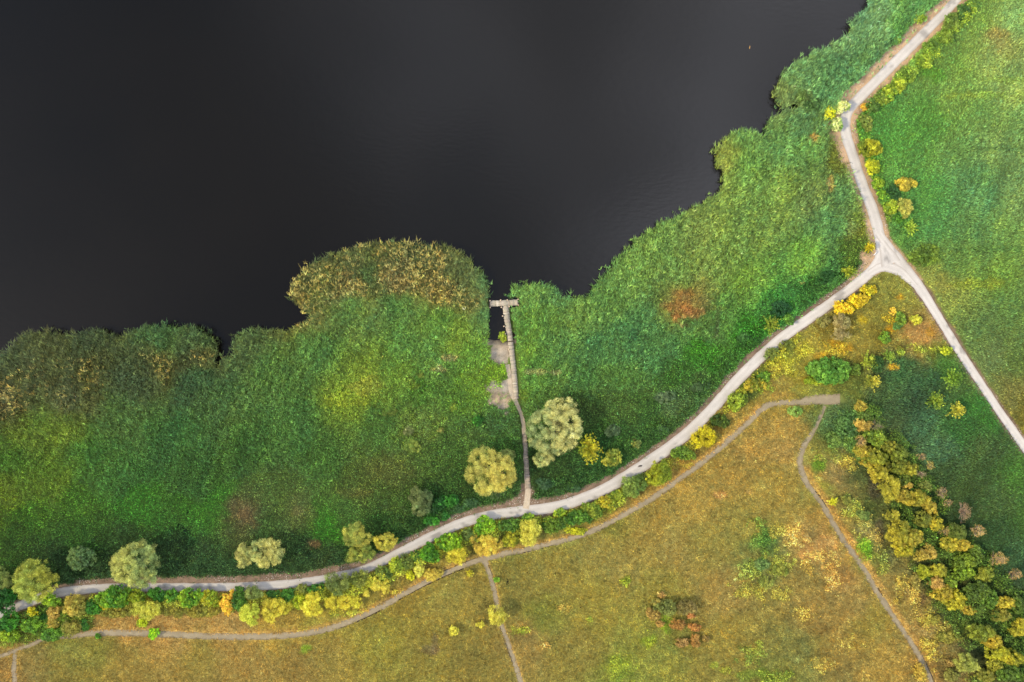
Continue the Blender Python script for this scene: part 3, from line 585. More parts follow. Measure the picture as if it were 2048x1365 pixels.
def scatter(name, keep, sp, k, kind, mat, seed, bounds):
    X, Y = tufts(*bounds, sp, seed)
    px, py = X / S + 1024, 682.5 - Y / S
    col, h = field(px, py)
    if name == 'thicket':
        col = np.stack([sample(TH_COL[k], px, py) for k in range(3)], -1) * .8 + col * .2; h = sample(TH_H, px, py)
    # the stand is drawn where its tops are seen: test the mask with the picture position of the tips
    qx, qy = PX(X, Y, h * 0.8)
    m = keep(qx, qy, h, px, py)
    X, Y, px, py, col, h = X[m], Y[m], px[m], py[m], col[m], h[m]
    n = len(X)
    gz = ground_z(X, Y)
    fine = kind == 'reed'
    # stands are combed by the wind: long streaks along the lean direction
    th = 1.15 + 0.9 * fbm(X, Y, 55, 106, 2) + np.where(px > 1500, -.5, 0)
    uu = X * np.cos(th[0] * 0 + 1.15) + Y * np.sin(1.15); vv = -X * np.sin(1.15) + Y * np.cos(1.15) + 5 * fbm(X, Y, 26, 125, 2)
    edge_ = np.clip(1 - sample(SDF, *PX(X, Y, 1.8)) / 9, 0, 1) * fine * (name == 'reeds')
    streak = fbm(uu / 7.0, vv / 0.8, 1.0, 123, 2)
    hh = h * (1 + (0.13 if fine else .25) * fbm(X, Y, 2.0, 101) + (.10 * streak if fine else 0)) * np.exp((.13 if fine else .16) * rng.standard_normal(n))
    if name == 'thicket': hh = h * np.clip(.75 + .9 * fbm(X, Y, 2.4, 140), .25, 1.9)
    wide = fbm(uu / 26.0, vv / 3.2, 1.0, 128, 2)
    lum = np.exp((.09 if fine else .2) * fbm(X, Y, 1.5, 103) + 0.08 * fbm(X, Y, 6, 104) + ((.14 * streak + .13 * wide) if fine else 0) + ((.25 if name == 'marsh' else .36) if fine else (.42 if kind == 'herb' else .30)) * rng.standard_normal(n))
    warm = (.07 if fine else .10) * fbm(X, Y, 3.2, 105) + .10 * rng.standard_normal(n) + (.10 * wide if fine else 0)
    if kind == 'grass':
        s2_ = fbm((X * .8 + Y * .6) / 9, (-X * .6 + Y * .8) / .7 + fbm(X, Y, 20, 127) * 3, 1.0, 126, 2)
        lum *= np.exp(.16 * fbm(X, Y, 3.0, 120) + .22 * fbm(X, Y, 1.1, 121) + .12 * s2_); warm = warm + .10 * fbm(X, Y, 1.2, 122)
    # the brown bands carry flower plumes: a share of the tufts is straw-coloured
    brn = np.clip((col[:, 0] / col[:, 1] - 0.86) / 0.25, 0, 1) * (name == 'reeds') * (px < 1000)
    pl = rng.random(n) < brn * 0.34
    lum = np.where(pl, lum * 1.75, lum * (1 - .42 * brn)); col = np.where(pl[:, None], col * .5 + s2l((184, 154, 92)) * .36, col * np.stack([1 - .28 * brn, 1 + 0 * brn, 1 + 0 * brn], 1))
    c0 = np.array(GAIN[name])
    col = col * c0
    c = col * lum[:, None] * np.stack([1 + warm, 1 + 0.2 * warm, 1 - 0.9 * warm], 1)
    flow = th + .7 * fbm(X, Y, 5, 107)
    rep = lambda a: np.repeat(a, k, axis=0)
    hh = hh * (1 + .18 * edge_ * rng.standard_normal(n))
    X, Y, gz, hh, flow, c, edge_ = rep(X), rep(Y), rep(gz), rep(hh), rep(flow), rep(c), rep(edge_)
    N = len(X)
    c = np.clip(c * np.exp((.24 if kind == 'grass' else .36) * rng.standard_normal(N) - (.0 if kind == 'grass' else .04))[:, None], 0.004, 0.7)
    if kind == 'reed':
        az = flow + rng.normal(0, .75, N)
        L = (hh * rng.uniform(.20, .37, N) + .13) * (1 + .7 * edge_ * rng.random(N)); lean = rng.uniform(.45, .93, N); wd = rng.uniform(.05, .10, N)
        z0 = gz + np.maximum(hh - L * .75, 0.05); jit = .15
    elif name == 'thicket':
        az = rng.uniform(0, 2 * math.pi, N)
        L = rng.uniform(.16, .38, N); lean = rng.uniform(.5, .95, N); wd = rng.uniform(.12, .24, N)
        z0 = gz + hh * rng.uniform(.55, 1.0, N); jit = .26
    elif kind == 'herb':
        az = rng.uniform(0, 2 * math.pi, N)
        L = rng.uniform(.16, .34, N); lean = rng.uniform(.6, .95, N); wd = rng.uniform(.10, .19, N)
        z0 = gz + hh * rng.uniform(.35, 1.0, N); jit = .26
    else:
        az = flow * 0.5 + rng.uniform(-2.6, 2.6, N)
        L = rng.uniform(.26, .55, N) * (0.6 + hh); lean = rng.uniform(.5, .93, N); wd = rng.uniform(.05, .12, N)
        z0 = gz + hh * rng.uniform(.05, .45, N); jit = .2
    X = X + rng.normal(0, jit, N); Y = Y + rng.normal(0, jit, N)
    V, F, C = blades(X, Y, z0, np.cos(az), np.sin(az), L, lean, wd, c)
    print(name, n, 'tufts', N, 'blades')
    return V, F, C
def occupied(px, py, mrg=0.0):
    return (sample(ROADD, px, py) < mrg) | (sample(TRACKD, px, py) < mrg - 1) | (sample(np.minimum(FOOTD, 60), px, py) < mrg - 1.0) | (in_poly(px, py, DECK_CLEAR))
DECK_CLEAR = [(976,598),(1040,598),(1040,616),(1022,616),(1028,655),(1036,705),(1044,797),(1046,830),(1056,880),(1064,975),(1064,1010),(1042,1010),(1044,975),(1042,890),(1036,830),(1024,797),(1012,705),(1000,690),(976,690),(986,616),(976,616)]
JW = [(1005,613),(1017,613),(1022,650),(1029.5,705),(1038.5,798),(1027,798),(1016.5,705),(1010,650)]
bare_f = BARE.astype(float)
bound = (-1150 * S, 1160 * S, -800 * S, 790 * S)
bnoise = lambda px, py: fbm(px * S, py * S, 0.9, 111)
def onshore(qx, qy, px, py): return sample(SDF, qx, qy) + rng.exponential(2.4, qx.shape) - 1.5 > -1 + 5 * fbm(px * S, py * S, 2.0, 112) + 3.0 * fbm(px * S, py * S, .5, 113)
def groundfree(px, py, qx, qy, m=1.5): return ~(occupied(px, py, m + 1.7 * fbm(px * S, py * S, .8, 114))) & ~(in_poly(qx, qy, DECK_IN)) & ((sample(bare_f, px, py) < .5) | (rng.random(px.shape) < .05 + .10 * (fbm(px * S, py * S, 1.0, 115) > .35)))
DECK_IN = [(974,598),(1041,598),(1041,617),(1020,617),(1023,650),(1030,705),(1039,800),(1026,800),(1014,705),(1004,668),(976,668),(984,617),(974,617)]
inlet_clear = [(980,612),(1012,612),(1024,700),(1000,735),(976,700)]
def k_reed(qx, qy, h, px, py): return (h > 1.15 + .25 * bnoise(px, py)) & onshore(qx, qy, px, py) & groundfree(px, py, qx, qy) & ~in_poly(qx, qy, inlet_clear) & (sI(px, py) == 0)
def k_marsh(qx, qy, h, px, py): return (h > .72 + .1 * bnoise(px, py)) & groundfree(px, py, qx, qy) & (sI(px, py) != 0)
def k_lush(qx, qy, h, px, py): return (h <= 1.15 + .25 * bnoise(px, py)) & onshore(qx, qy, px, py) & groundfree(px, py, qx, qy) & ~in_poly(qx, qy, inlet_clear) & (sI(px, py) == 0)
def k_meadow(qx, qy, h, px, py): return (h <= .72 + .1 * bnoise(px, py)) & groundfree(px, py, qx, qy, 0.5) & (sI(px, py) != 0)
tag(make_obj('reed_bed', *(lambda r: (r[0], r[1], M_reed, None, r[2]))(scatter('reeds', k_reed, 0.30, 5, 'reed', M_reed, 1, bound))),
    'dense green reed beds lining the dark lake, golden at their outer fringe', 'reeds', kind='stuff')
a = scatter('marsh', k_marsh, 0.32, 5, 'reed', M_reed, 2, bound)
tag(make_obj('marsh_sedge', a[0], a[1], M_reed, None, a[2]), 'lush green marsh sedge filling the low ground east of the gravel road', 'sedge', kind='stuff')
a = scatter('lush', k_lush, 0.36, 6, 'herb', M_grass, 3, bound)
tag(make_obj('damp_meadow_herbs', a[0], a[1], M_grass, None, a[2]), 'dark green nettles and damp meadow herbs, tree shade in their tint, between the reeds and the road', 'herbs', kind='stuff')
a = scatter('meadow', k_meadow, 0.34, 6, 'grass', M_grass, 4, bound)
tag(make_obj('dry_meadow_grass', a[0], a[1], M_grass, None, a[2]), 'dry golden brown meadow grass around the grey gravel tracks', 'grass', kind='stuff')

# undergrowth that ties the shrubs together: hedge foot, shady strip, roadside scrub, floor of the tree belt
TH_H = np.zeros(GXX.shape); TH_COL = [np.zeros(GXX.shape) + v for v in s2l((96, 116, 46))]
def thick(m, col, h):
    TH_H[m] = h; c = s2l(col)
    for k in range(3): TH_COL[k][m] = c[k]
nn = fbm(GXX * S, GYY * S, 3.5, 141)
south = (smn > 0) & (dm < 60); nrt = (smn < 0) & (dm < 60)
thick(south & (em > 3) & (em < 31 + 9 * nn) & (GXX > 185) & (GXX < 1060) & (GYY > 600) & (TRACKD > 9), (132, 144, 52), 1.5)
thick(south & (em > 3) & (em < 27 + 10 * nn) & (GXX >= 1060) & (GXX < 1250) & (TRACKD > 6), (126, 140, 50), 1.3)
thick(south & (em > 4) & (em < 17 + 16 * nn) & (GXX >= 1250) & (GXX < 1600) & (GYY > 620) & (TRACKD > 8), (134, 138, 52), .9)
thick(south & (em > 11) & (em < 34 + 10 * nn) & (GYY < 215) & (GXX > 1700), (128, 152, 60), 1.5)
thick(south & (em > 9) & (em < 30 + 10 * nn) & (GYY >= 215) & (GYY < 440) & (GXX > 1690), (86, 122, 48), 1.3)
thick(nrt & (em > 15) & (em < 52 + 14 * nn) & (GXX > 40) & (GXX < 760) & (GYY > 900), (42, 64, 38), 1.3)  # dark tint holds painted tree shade besides the dark nettles
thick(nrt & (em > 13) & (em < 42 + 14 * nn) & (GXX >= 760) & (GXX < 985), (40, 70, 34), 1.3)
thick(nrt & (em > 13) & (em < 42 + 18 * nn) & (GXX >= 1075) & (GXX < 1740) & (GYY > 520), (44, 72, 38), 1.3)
thick((fbm(GXX * S, GYY * S, 4.0, 145) > -.28) & in_poly(GXX + 16 * nn, GYY, [(1712,790),(1748,815),(1812,890),(1862,975),(1920,1060),(2010,1140),(2300,1300),(2300,1580),(1950,1580),(1925,1290),(1850,1185),(1790,1060),(1730,930)]), (66, 90, 38), 1.9)
thick(in_poly(GXX + 8 * nn, GYY, [(-60,1235),(40,1225),(110,1205),(190,1200),(190,1250),(150,1268),(90,1280),(0,1290),(-60,1300)]), (74, 104, 40), 1.4)
thick(in_poly(GXX + 8 * nn, GYY, [(1672,820),(1708,815),(1720,880),(1735,930),(1700,925),(1680,890),(1662,880)]), (92, 122, 68), 1.1)
for cx, cy, rx, ry, c_, h_ in ((1588,1070,24,20,(184,152,90),.55),(1640,1108,26,14,(188,158,96),.5),(1662,1150,14,26,(176,138,82),.45),(1612,1130,16,12,(170,142,78),.5),
  (1600,1225,22,14,(168,146,80),.45),(1520,1082,18,32,(78,112,54),.8),(1548,1060,14,12,(160,150,76),.5),(1500,1142,26,16,(112,128,66),.6),(1552,1128,24,20,(128,134,62),.6),
  (1500,1180,30,14,(140,138,66),.5),(1560,1190,24,16,(150,140,70),.5),(1505,1306,24,20,(100,118,56),.6),(1550,1352,34,12,(102,122,50),.45),(1450,1340,10,8,(118,132,48),.4),
  (1640,1330,24,14,(160,138,74),.45),(1700,1290,20,14,(172,148,80),.45),(1722,1050,16,26,(150,144,84),.6),(1742,1082,16,20,(166,148,92),.6),(1700,1020,14,20,(128,138,66),.6),
  (1762,1130,12,22,(118,124,62),.6),(1800,1170,12,26,(158,140,74),.55),(1828,1200,12,22,(172,148,82),.55),(1850,1232,12,20,(160,146,72),.55),(1880,1265,20,16,(150,140,78),.6),
  (1862,1300,18,22,(166,150,74),.5),(1845,1345,16,20,(186,156,76),.5),(1690,925,18,16,(158,146,72),.5),(1670,905,20,14,(126,138,68),.6),(1725,1100,14,24,(98,140,42),.5),
  (1640,925,12,14,(92,124,44),.5),(1300,1281,14,12,(122,138,46),.4),(1237,1336,26,22,(118,130,48),.35),(1440,990,10,8,(184,146,96),.4),(1250,1162,10,8,(130,140,50),.4),
  (1180,1240,8,6,(128,140,52),.4),(1040,1262,12,7,(120,136,48),.4),(1085,1290,16,8,(170,136,84),.35),(1130,1215,12,8,(160,136,80),.35),(1780,640,14,9,(172,146,44),.5),
  (1600,700,26,18,(150,144,52),.5),(1560,742,30,14,(142,138,54),.5),(1670,700,24,12,(160,138,52),.5),(1840,700,40,9,(128,142,56),.6),(1530,770,12,14,(112,134,48),.7),
  (620,1262,40,5,(150,138,62),.5),(700,1225,40,7,(140,144,58),.6),(800,1182,30,6,(150,142,60),.5),(1360,930,24,6,(150,140,60),.4),(1425,878,20,8,(150,134,56),.5)):
    thick(ell(cx, cy, rx, ry, .9, 1.4, 9) & (TRACKD > 2) & (ROADD > 3), c_, h_)
def k_thick(qx, qy, h, px, py): return (h > .3) & groundfree(px, py, qx, qy, 3) & (sample(bare_f, px, py) < .5)
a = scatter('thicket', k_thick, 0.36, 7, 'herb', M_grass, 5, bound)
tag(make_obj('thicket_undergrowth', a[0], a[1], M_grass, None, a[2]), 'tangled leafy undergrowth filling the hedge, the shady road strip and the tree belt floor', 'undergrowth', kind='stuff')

# ------------------------------------------------------------------ jetty, old boardwalk
DZ = 0.55
def lerp_path(P, t):
    P = np.array(P, float); d = np.concatenate([[0], np.cumsum(np.hypot(*np.diff(P[:, :2], axis=0).T))]); q = t * d[-1]
    return np.array([np.interp(q, d, P[:, k]) for k in range(P.shape[1])]), d[-1]
def wood(base=(184, 172, 150), v=0.16):
    c = s2l(base) * .60 * math.exp(random.gauss(0, v)); return c * np.array([1 + random.uniform(-.05, .06), 1, 1 + random.uniform(-.08, .04)])
def planks(mb, P, z0, z1, pw=0.20, gap=0.035, skew=0.0, missing=(), base=(184, 172, 150), hz=0.025):
    """planks laid across a path of (px, py, width px)"""
    _, Lp = lerp_path(P, 0); n = int(Lp * S / (pw + gap))
    for i in range(n):
        t = (i + .5) / n
        if any(a < t < b for a, b in missing): continue
        q, _ = lerp_path(P, t); q2, _ = lerp_path(P, min(1, t + .01)); q1, _ = lerp_path(P, max(0, t - .01))
        d = np.array([q2[0] - q1[0], -(q2[1] - q1[1])]); d /= np.linalg.norm(d)
        z = z0 + (z1 - z0) * t
        x, y = W(q[0], q[1], z); a = random.gauss(0, skew)
        ax = np.array([-d[1], d[0]]); ax = np.array([ax[0] * math.cos(a) - ax[1] * math.sin(a), ax[0] * math.sin(a) + ax[1] * math.cos(a)])
        o = random.uniform(-.05, .05); hl = q[2] * S / 2 + random.uniform(-.04, .03)
        mb.box((x + ax[0] * o, y + ax[1] * o, z + random.uniform(-.006, .006)), (hl, pw / 2), hz, wood(base), ax)
walk = [(1011,612,12.5),(1014.3,640,12),(1016.8,655,11.6),(1021,683,11),(1024.3,712,10.6),(1028,745,10.2),(1031,775,10),(1033,798,9.8)]
jx, jy = W(1011, 606)
jet = tag(empty('jetty', (jx, jy, 0)), 'T-shaped weathered wooden jetty reaching through the reeds into the dark lake', 'jetty')
def child(mb, name, parent, mat, label=None):
    o = mb.build(name, mat, None); L = parent.location
    me = o.data; n = len(me.vertices); a = np.empty(n * 3, np.float32); me.vertices.foreach_get('co', a)
    a = a.reshape(-1, 3) - np.array(L, np.float32); me.vertices.foreach_set('co', a.ravel()); me.update()
    o.parent = parent
    if label: o['label'] = label
    return o
m1 = MB(); planks(m1, walk, DZ, 0.16, missing=[(0.383, 0.394)]); child(m1, 'walkway_deck', jet, M_wood)
m2 = MB(); planks(m2, [(979.5,608,11.8),(1036.5,605.2,11.2)], DZ + .06, DZ + .06); child(m2, 'head_deck', jet, M_wood, 'crosswise deck at the lake end')
m3 = MB()
for off in (-4.2, 4.2):
    pts = []
    for t in np.linspace(0, 1, 9):
        q, _ = lerp_path(walk, t); z = DZ + (0.16 - DZ) * t - .11; x, y = W(q[0] + off * q[2] / 11.5, q[1], z); pts.append((x, y, z))
    m3.tube(pts, [.07] * 9, s2l((96, 84, 72)) * .5, 4)
for py0 in (604, 609.5):
    a_, b_ = W(980, py0 + 1.2, DZ - .06), W(1036, py0 - 1.2, DZ - .06)
    m3.tube([(a_[0], a_[1], DZ - .06), (b_[0], b_[1], DZ - .06)], [.07, .07], s2l((96, 84, 72)) * .5, 4)
child(m3, 'beams', jet, M_wood)
for px_, py_, hh in ((980,615.6,.95),(1002.6,615,.95),(980,602.2,.95),(1001.3,600.8,.95),(1014.6,600.4,.95),(1036.2,599,.95),(1036.6,610.5,.9),(1005.2,632.5,.95),(1007.9,653,.9),(1018.4,613.5,.95),(1010.5,668,.75),(1017.8,700,.55)):
    m = MB(); x, y = W(px_, py_, hh); gz_ = -1.2
    m.tube([(x, y, gz_), (x + .01, y, hh - .03), (x + .01, y, hh)], [.20, .19, .16], s2l((160, 138, 112)) * .5, 8)
    m.box((x + .01, y, hh + .008), (.13, .13), .012, s2l((222, 196, 160)) * .62)
    child(m, 'post', jet, M_wood)
old = [(1048.5,868,9),(1050.3,884,9.3),(1051.6,905,9.5),(1053.2,930,9.5),(1055,955,9.8),(1056.5,978,10)]
ox, oy = W(1053, 925)
ob = tag(empty('old_boardwalk', (ox, oy, 0)), 'decayed plank boardwalk with missing boards leading from the stony patch past the big willow', 'boardwalk')
gaps_ = [(.02, .06), (.12, .15), (.21, .30), (.42, .44), (.60, .63), (.80, .83), (.90, .93)]
for cut in ((.25, 1.1), (-.1, .25)):
    m = MB(); planks(m, old, .09, .09, pw=.24, gap=.12, skew=.035, missing=gaps_ + [cut], base=(152, 138, 122)); child(m, 'planking', ob, M_wood)
for off in (-4.0, 4.0):
    m = MB(); pts = []
    for t in np.linspace(0, 1, 9):
        q, _ = lerp_path(old, t); x, y = W(q[0] + off, q[1], .05); pts.append((x, y, .055))
    m.tube(pts, [.05] * 9, s2l((120, 100, 84)) * .5, 4); child(m, 'bearer', ob, M_wood)

# ------------------------------------------------------------------ stones, driftwood, marker
def rock(mb, x, y, z, r, col):
    V = []; k = 6
    a0 = random.random() * 6
    for ring, (rr, hz) in enumerate(((1.0, 0.0), (.85, .45), (.4, .72))):
        for j in range(k):
            t = a0 + 2 * math.pi * j / k; q = r * rr * random.uniform(.8, 1.15)
            V.append((x + q * math.cos(t), y + q * math.sin(t) * .8, z + hz * r * random.uniform(.85, 1.1)))
    V.append((x, y, z + r * .75)); n = len(V) - 1; F = []
    for ring in range(2):
        for j in range(k): F.append((ring * k + j, ring * k + (j + 1) % k, (ring + 1) * k + (j + 1) % k, (ring + 1) * k + j))
    for j in range(0, k, 2): F.append((12 + j, 12 + j + 1, 12 + (j + 2) % k, n))
    mb.add(V, F, col)
mb = MB(); cnt = 0
cand = []
def scat(n, cx, cy, rx, ry):
    for _ in range(n): cand.append((random.gauss(cx, rx), random.gauss(cy, ry)))
scat(150, 1052, 1006, 18, 13); scat(60, 1080, 1003, 18, 5); scat(50, 1010, 1018, 22, 5); scat(30, 1063, 985, 5, 8); scat(25, 1000, 800, 10, 8)
idx_ = np.argwhere(V1 & (ROADD > 2))
for k_ in rng.choice(len(idx_), 5200, replace=False):
    i, j = idx_[k_]
    px_, py_ = gx[j], gy[i]
    if not (-60 < px_ < 2110 and -60 < py_ < 1430): continue
    dens = float(vnoise(np.array([px_ * S / 5]), np.array([py_ * S / 5]), 131)[0])
    if dens > .52: cand.append((px_ + random.uniform(-1, 1), py_ + random.uniform(-1, 1)))
for px_, py_ in cand:
    if sample(ROADD, np.array([px_]), np.array([py_]))[0] < 1: continue
    x, y = W(px_, py_); r = random.choice([.04, .05, .06, .07, .09, .13])
    rock(mb, x, y, float(ground_z(np.array([x]), np.array([y]))[0]) - .01, r, s2l((206, 194, 176)) * .55 * random.uniform(.6, 1.1))
tag(mb.build('verge_stones', M_stone), 'pale stones strewn along the bare verges of the gravel road', 'stones', kind='stuff')

mb = MB(); x, y = W(1500, 94.5); mb.tube([(x + .06, y + .40, WZ + .02), (x, y, WZ + .06), (x - .05, y - .38, WZ + .03)], [.06, .085, .06], s2l((196, 148, 84)) * .6, 6)
tag(mb.build('driftwood', M_wood), 'short pale piece of driftwood afloat alone in the open dark lake near the upper right', 'driftwood')
mb = MB(); x, y = W(1746.5, 510.5); mb.tube([(x, y, 0), (x + .02, y, .5), (x + .3, y + .55, .92)], [.10, .10, .09], s2l((235, 232, 225)) * .6, 8)
tag(mb.build('marker_post', M_wood), 'leaning white marker post on the verge beside the road junction', 'post')
mb = MB(); x, y = W(1280.5, 932.5, .1)
for k_ in range(7): mb.tube([(x - .5 + k_ * .13, y - .2 + random.uniform(-.12, .12), .05), (x - .3 + k_ * .11, y + random.uniform(-.1, .25), .16), (x - .1 + k_ * .1, y + .15, .07)], [.03, .06, .02], s2l((70, 62, 58)) * .5, 5)
tag(mb.build('fallen_branch', M_bark), 'small dark fallen branch lying on the pale gravel road', 'branch')

# ------------------------------------------------------------------ trees and shrubs, each one a thing: trunk and crown
def unit(n, r):
    v = r.standard_normal((n, 3)); return v / np.linalg.norm(v, axis=1)[:, None]
def leaf_quads(C, Nn, size, asp, r):
    n = len(C); t = unit(n, r); a = np.cross(Nn, t); a /= np.linalg.norm(a, axis=1)[:, None] + 1e-9; b = np.cross(Nn, a)
    sz = size * r.uniform(.65, 1.35, n); a = a * sz[:, None] * .5; b = b * (sz * asp)[:, None] * .5
    fold = Nn * (sz * .12)[:, None]
    V = np.stack([C - a, C + b * .9 - fold, C + a, C - b * .9 - fold], 1)
    return V.reshape(-1, 3), np.arange(n * 4).reshape(n, 4)
KIND = {  # lobe radius m, leaf size, aspect, leaves per m2, base height share, trunk share, height factor
 'willow': (.50, .21, .5, 44, .30, 1.0, 1.25), 'bush': (.40, .22, .6, 44, .12, .6, 1.15), 'leafy': (.36, .30, .65, 34, .15, .6, 1.2),
 'star': (.34, .26, .4, 44, .15, .7, 1.15), 'bare': (.40, .13, .6, 17, .30, 1.0, 1.5), 'low': (.34, .17, .55, 46, .0, .5, .5)}
plant_count = 0
PK = np.array([1.10, 1.10, .84])
def plant(name, cat, px, py, rx, ry, kind, rgb, label, group=None, rgb2=None, hf=1.0):
    global plant_count
    plant_count += 1
    r = np.random.default_rng(500 + plant_count)
    lr, lsz, asp, dens, base, tk, hk = KIND[kind]
    rxm, rym = rx * S * 1.12, ry * S * 1.12; R = math.sqrt(rxm * rym)
    H = hk * hf * (R * 1.15 + .5); H = min(H, 9.0)
    zc = H * .6; x, y = W(px, py, zc); f = (HC - zc) / HC; rxm *= f; rym *= f
    gz_ = max(float(ground_z(np.array([x]), np.array([y]))[0]), -.5)
    lr = lr * min(1.6, max(.55, (R / 2.4) ** .55)) if kind != 'willow' else lr * min(1.45, max(.75, (R / 2.6) ** .5))
    lr = min(lr, R * .48)
    nl = int(np.clip(3.1 * rxm * rym / (lr * lr), 6, 230)) if kind != 'star' else int(np.clip(14 + R * 8, 14, 40))
    ph = r.random(4) * 6.28
    LC = []; LR = []
    oa = .55 if R > 4 else 1.0
    for i in range(nl):
        a = r.random() * 6.283; q = math.sqrt(r.random())
        out = 1 + oa * (.13 * math.sin(2 * a + ph[0]) + .11 * math.sin(3 * a + ph[1]) + .08 * math.sin(5 * a + ph[2]))
        l = lr * r.uniform(.65, 1.25)
        if kind == 'star':
            a = (i + r.random() * .5) / nl * 6.283 * 2.4; nseg = 5
            e = r.uniform(.25, 1.2)
            for k in range(nseg):
                t = (k + .6) / nseg * r.uniform(.9, 1.05); qq = t * math.cos(e) * .98
                LC.append((math.cos(a) * qq * rxm * out, math.sin(a) * qq * rym * out, H * (base + (1 - base) * (.35 + .62 * t * math.sin(e)))))
                LR.append(max(.12, lr * (1.0 - .45 * t) * r.uniform(.75, 1.1)))
            continue
        q = min(q, 1.0) * max(.05, 1 - l * .75 / R)
        z = H * (base + (1 - base) * math.sqrt(max(0.02, 1 - (q * .96) ** 2)) * r.uniform(.58, 1.0)) - l * .6
        LC.append((math.cos(a) * q * rxm * out, math.sin(a) * q * rym * out, max(z, l * .5))); LR.append(l)
    LC = np.array(LC); LR = np.array(LR)
    cnt = np.maximum(6, (LR ** 2 * 9.5 * dens * (1 if kind != 'bare' else .6)).astype(int))
    own = np.repeat(np.arange(len(LC)), cnt); n = len(own)
    d = unit(n, r); d[:, 2] = np.where(d[:, 2] < -.25, -d[:, 2], d[:, 2])
    rad = r.uniform(.66, 1.12, n) * (1 + .20 * r.standard_normal(n))
    P = LC[own] + d * (LR[own] * rad)[:, None] * np.array([1, 1, .85])
    Nn = d + unit(n, r) * .75; Nn /= np.linalg.norm(Nn, axis=1)[:, None]
    V, F = leaf_quads(P, Nn, lsz, asp, r)
    c1 = s2l(rgb); c2 = s2l(rgb2) if rgb2 is not None else np.clip(c1 * np.array([.72, .92, .85]), 0, 1)
    lobe_mix = r.random(len(LC))
    if rgb2 is not None:
        sidev = (LC[:, 0] * .85 - LC[:, 1] * -.5) / R
        lobe_mix = np.clip(.5 + .5 * np.sin(3 * LC[:, 0] / R + ph[3]) + .35 * r.standard_normal(len(LC)), 0, 1)
    mx_ = np.clip(lobe_mix[own] * .8 + r.random(n) * .2, 0, 1)[:, None]
    c = (c1 * (1 - mx_) + c2 * mx_) * np.exp(.24 * r.standard_normal(len(LC)))[own][:, None] * np.exp(.30 * r.standard_normal(n))[:, None]
    c = np.clip(c * PK, .004, .75)
    root = tag(empty(name, (x, y, gz_)), label, cat, group)
    make_obj('crown', V, F, M_leaf, root, np.repeat(c, 4, axis=0))
    # trunk with limbs into the crown
    mb = MB(); bc = s2l((108, 94, 80) if kind != 'bare' else (150, 132, 118)) * .6
    tr = max(.03, .045 * R + .02) * tk
    fork = H * .28 * tk
    mb.tube([(0, 0, -.2), (tr * .3, 0, fork * .6), (0, tr * .3, fork)], [tr * 1.3, tr, tr * .9], bc, 7)
    nb = min(len(LC), 5 + int(R * 3)) if kind != 'bare' else min(len(LC), 16 + int(R * 8))
    for i in r.choice(len(LC), nb, replace=False):
        q = LC[i]; m_ = (q[0] * .45, q[1] * .45, fork + (q[2] - fork) * .65)
        mb.tube([(0, 0, fork * .92), m_, tuple(q * np.array([1, 1, 1.0]))], [tr * .55, tr * .33, tr * .10 + .008], bc, 5)
        if kind in ('bare', 'star'):
            for _ in range(2):
                w = q + unit(1, r)[0] * LR[i] * 1.0; mb.tube([m_, tuple((np.array(m_) + w) / 2 + .05), tuple(w)], [tr * .2, tr * .14, .008], bc, 4)
    mb.build('trunk', M_bark, root, True)
    return root
GROUPS = {'H': 'shrubs in the hedge between the pale road and the grey track', 'N': 'trees and shrubs on the lake side of the pale road',
 'B': 'trees of the dense belt at the lower right', 'R': 'bushes lining the right side of the upper road', 'T': 'bushes in the weedy triangle below the road fork',
 'M': 'small shrubs growing in the dry meadow', 'C': 'rust and green shrubs of the thicket in the dry meadow', 'K': 'shrubs among the reeds and damp grass', 'L': 'tangle of bushes at the lower left corner', 'V': 'bushes at the left verge of the upper road', 'S': 'bushes in the sedge hollow inside the fork', '-': None}
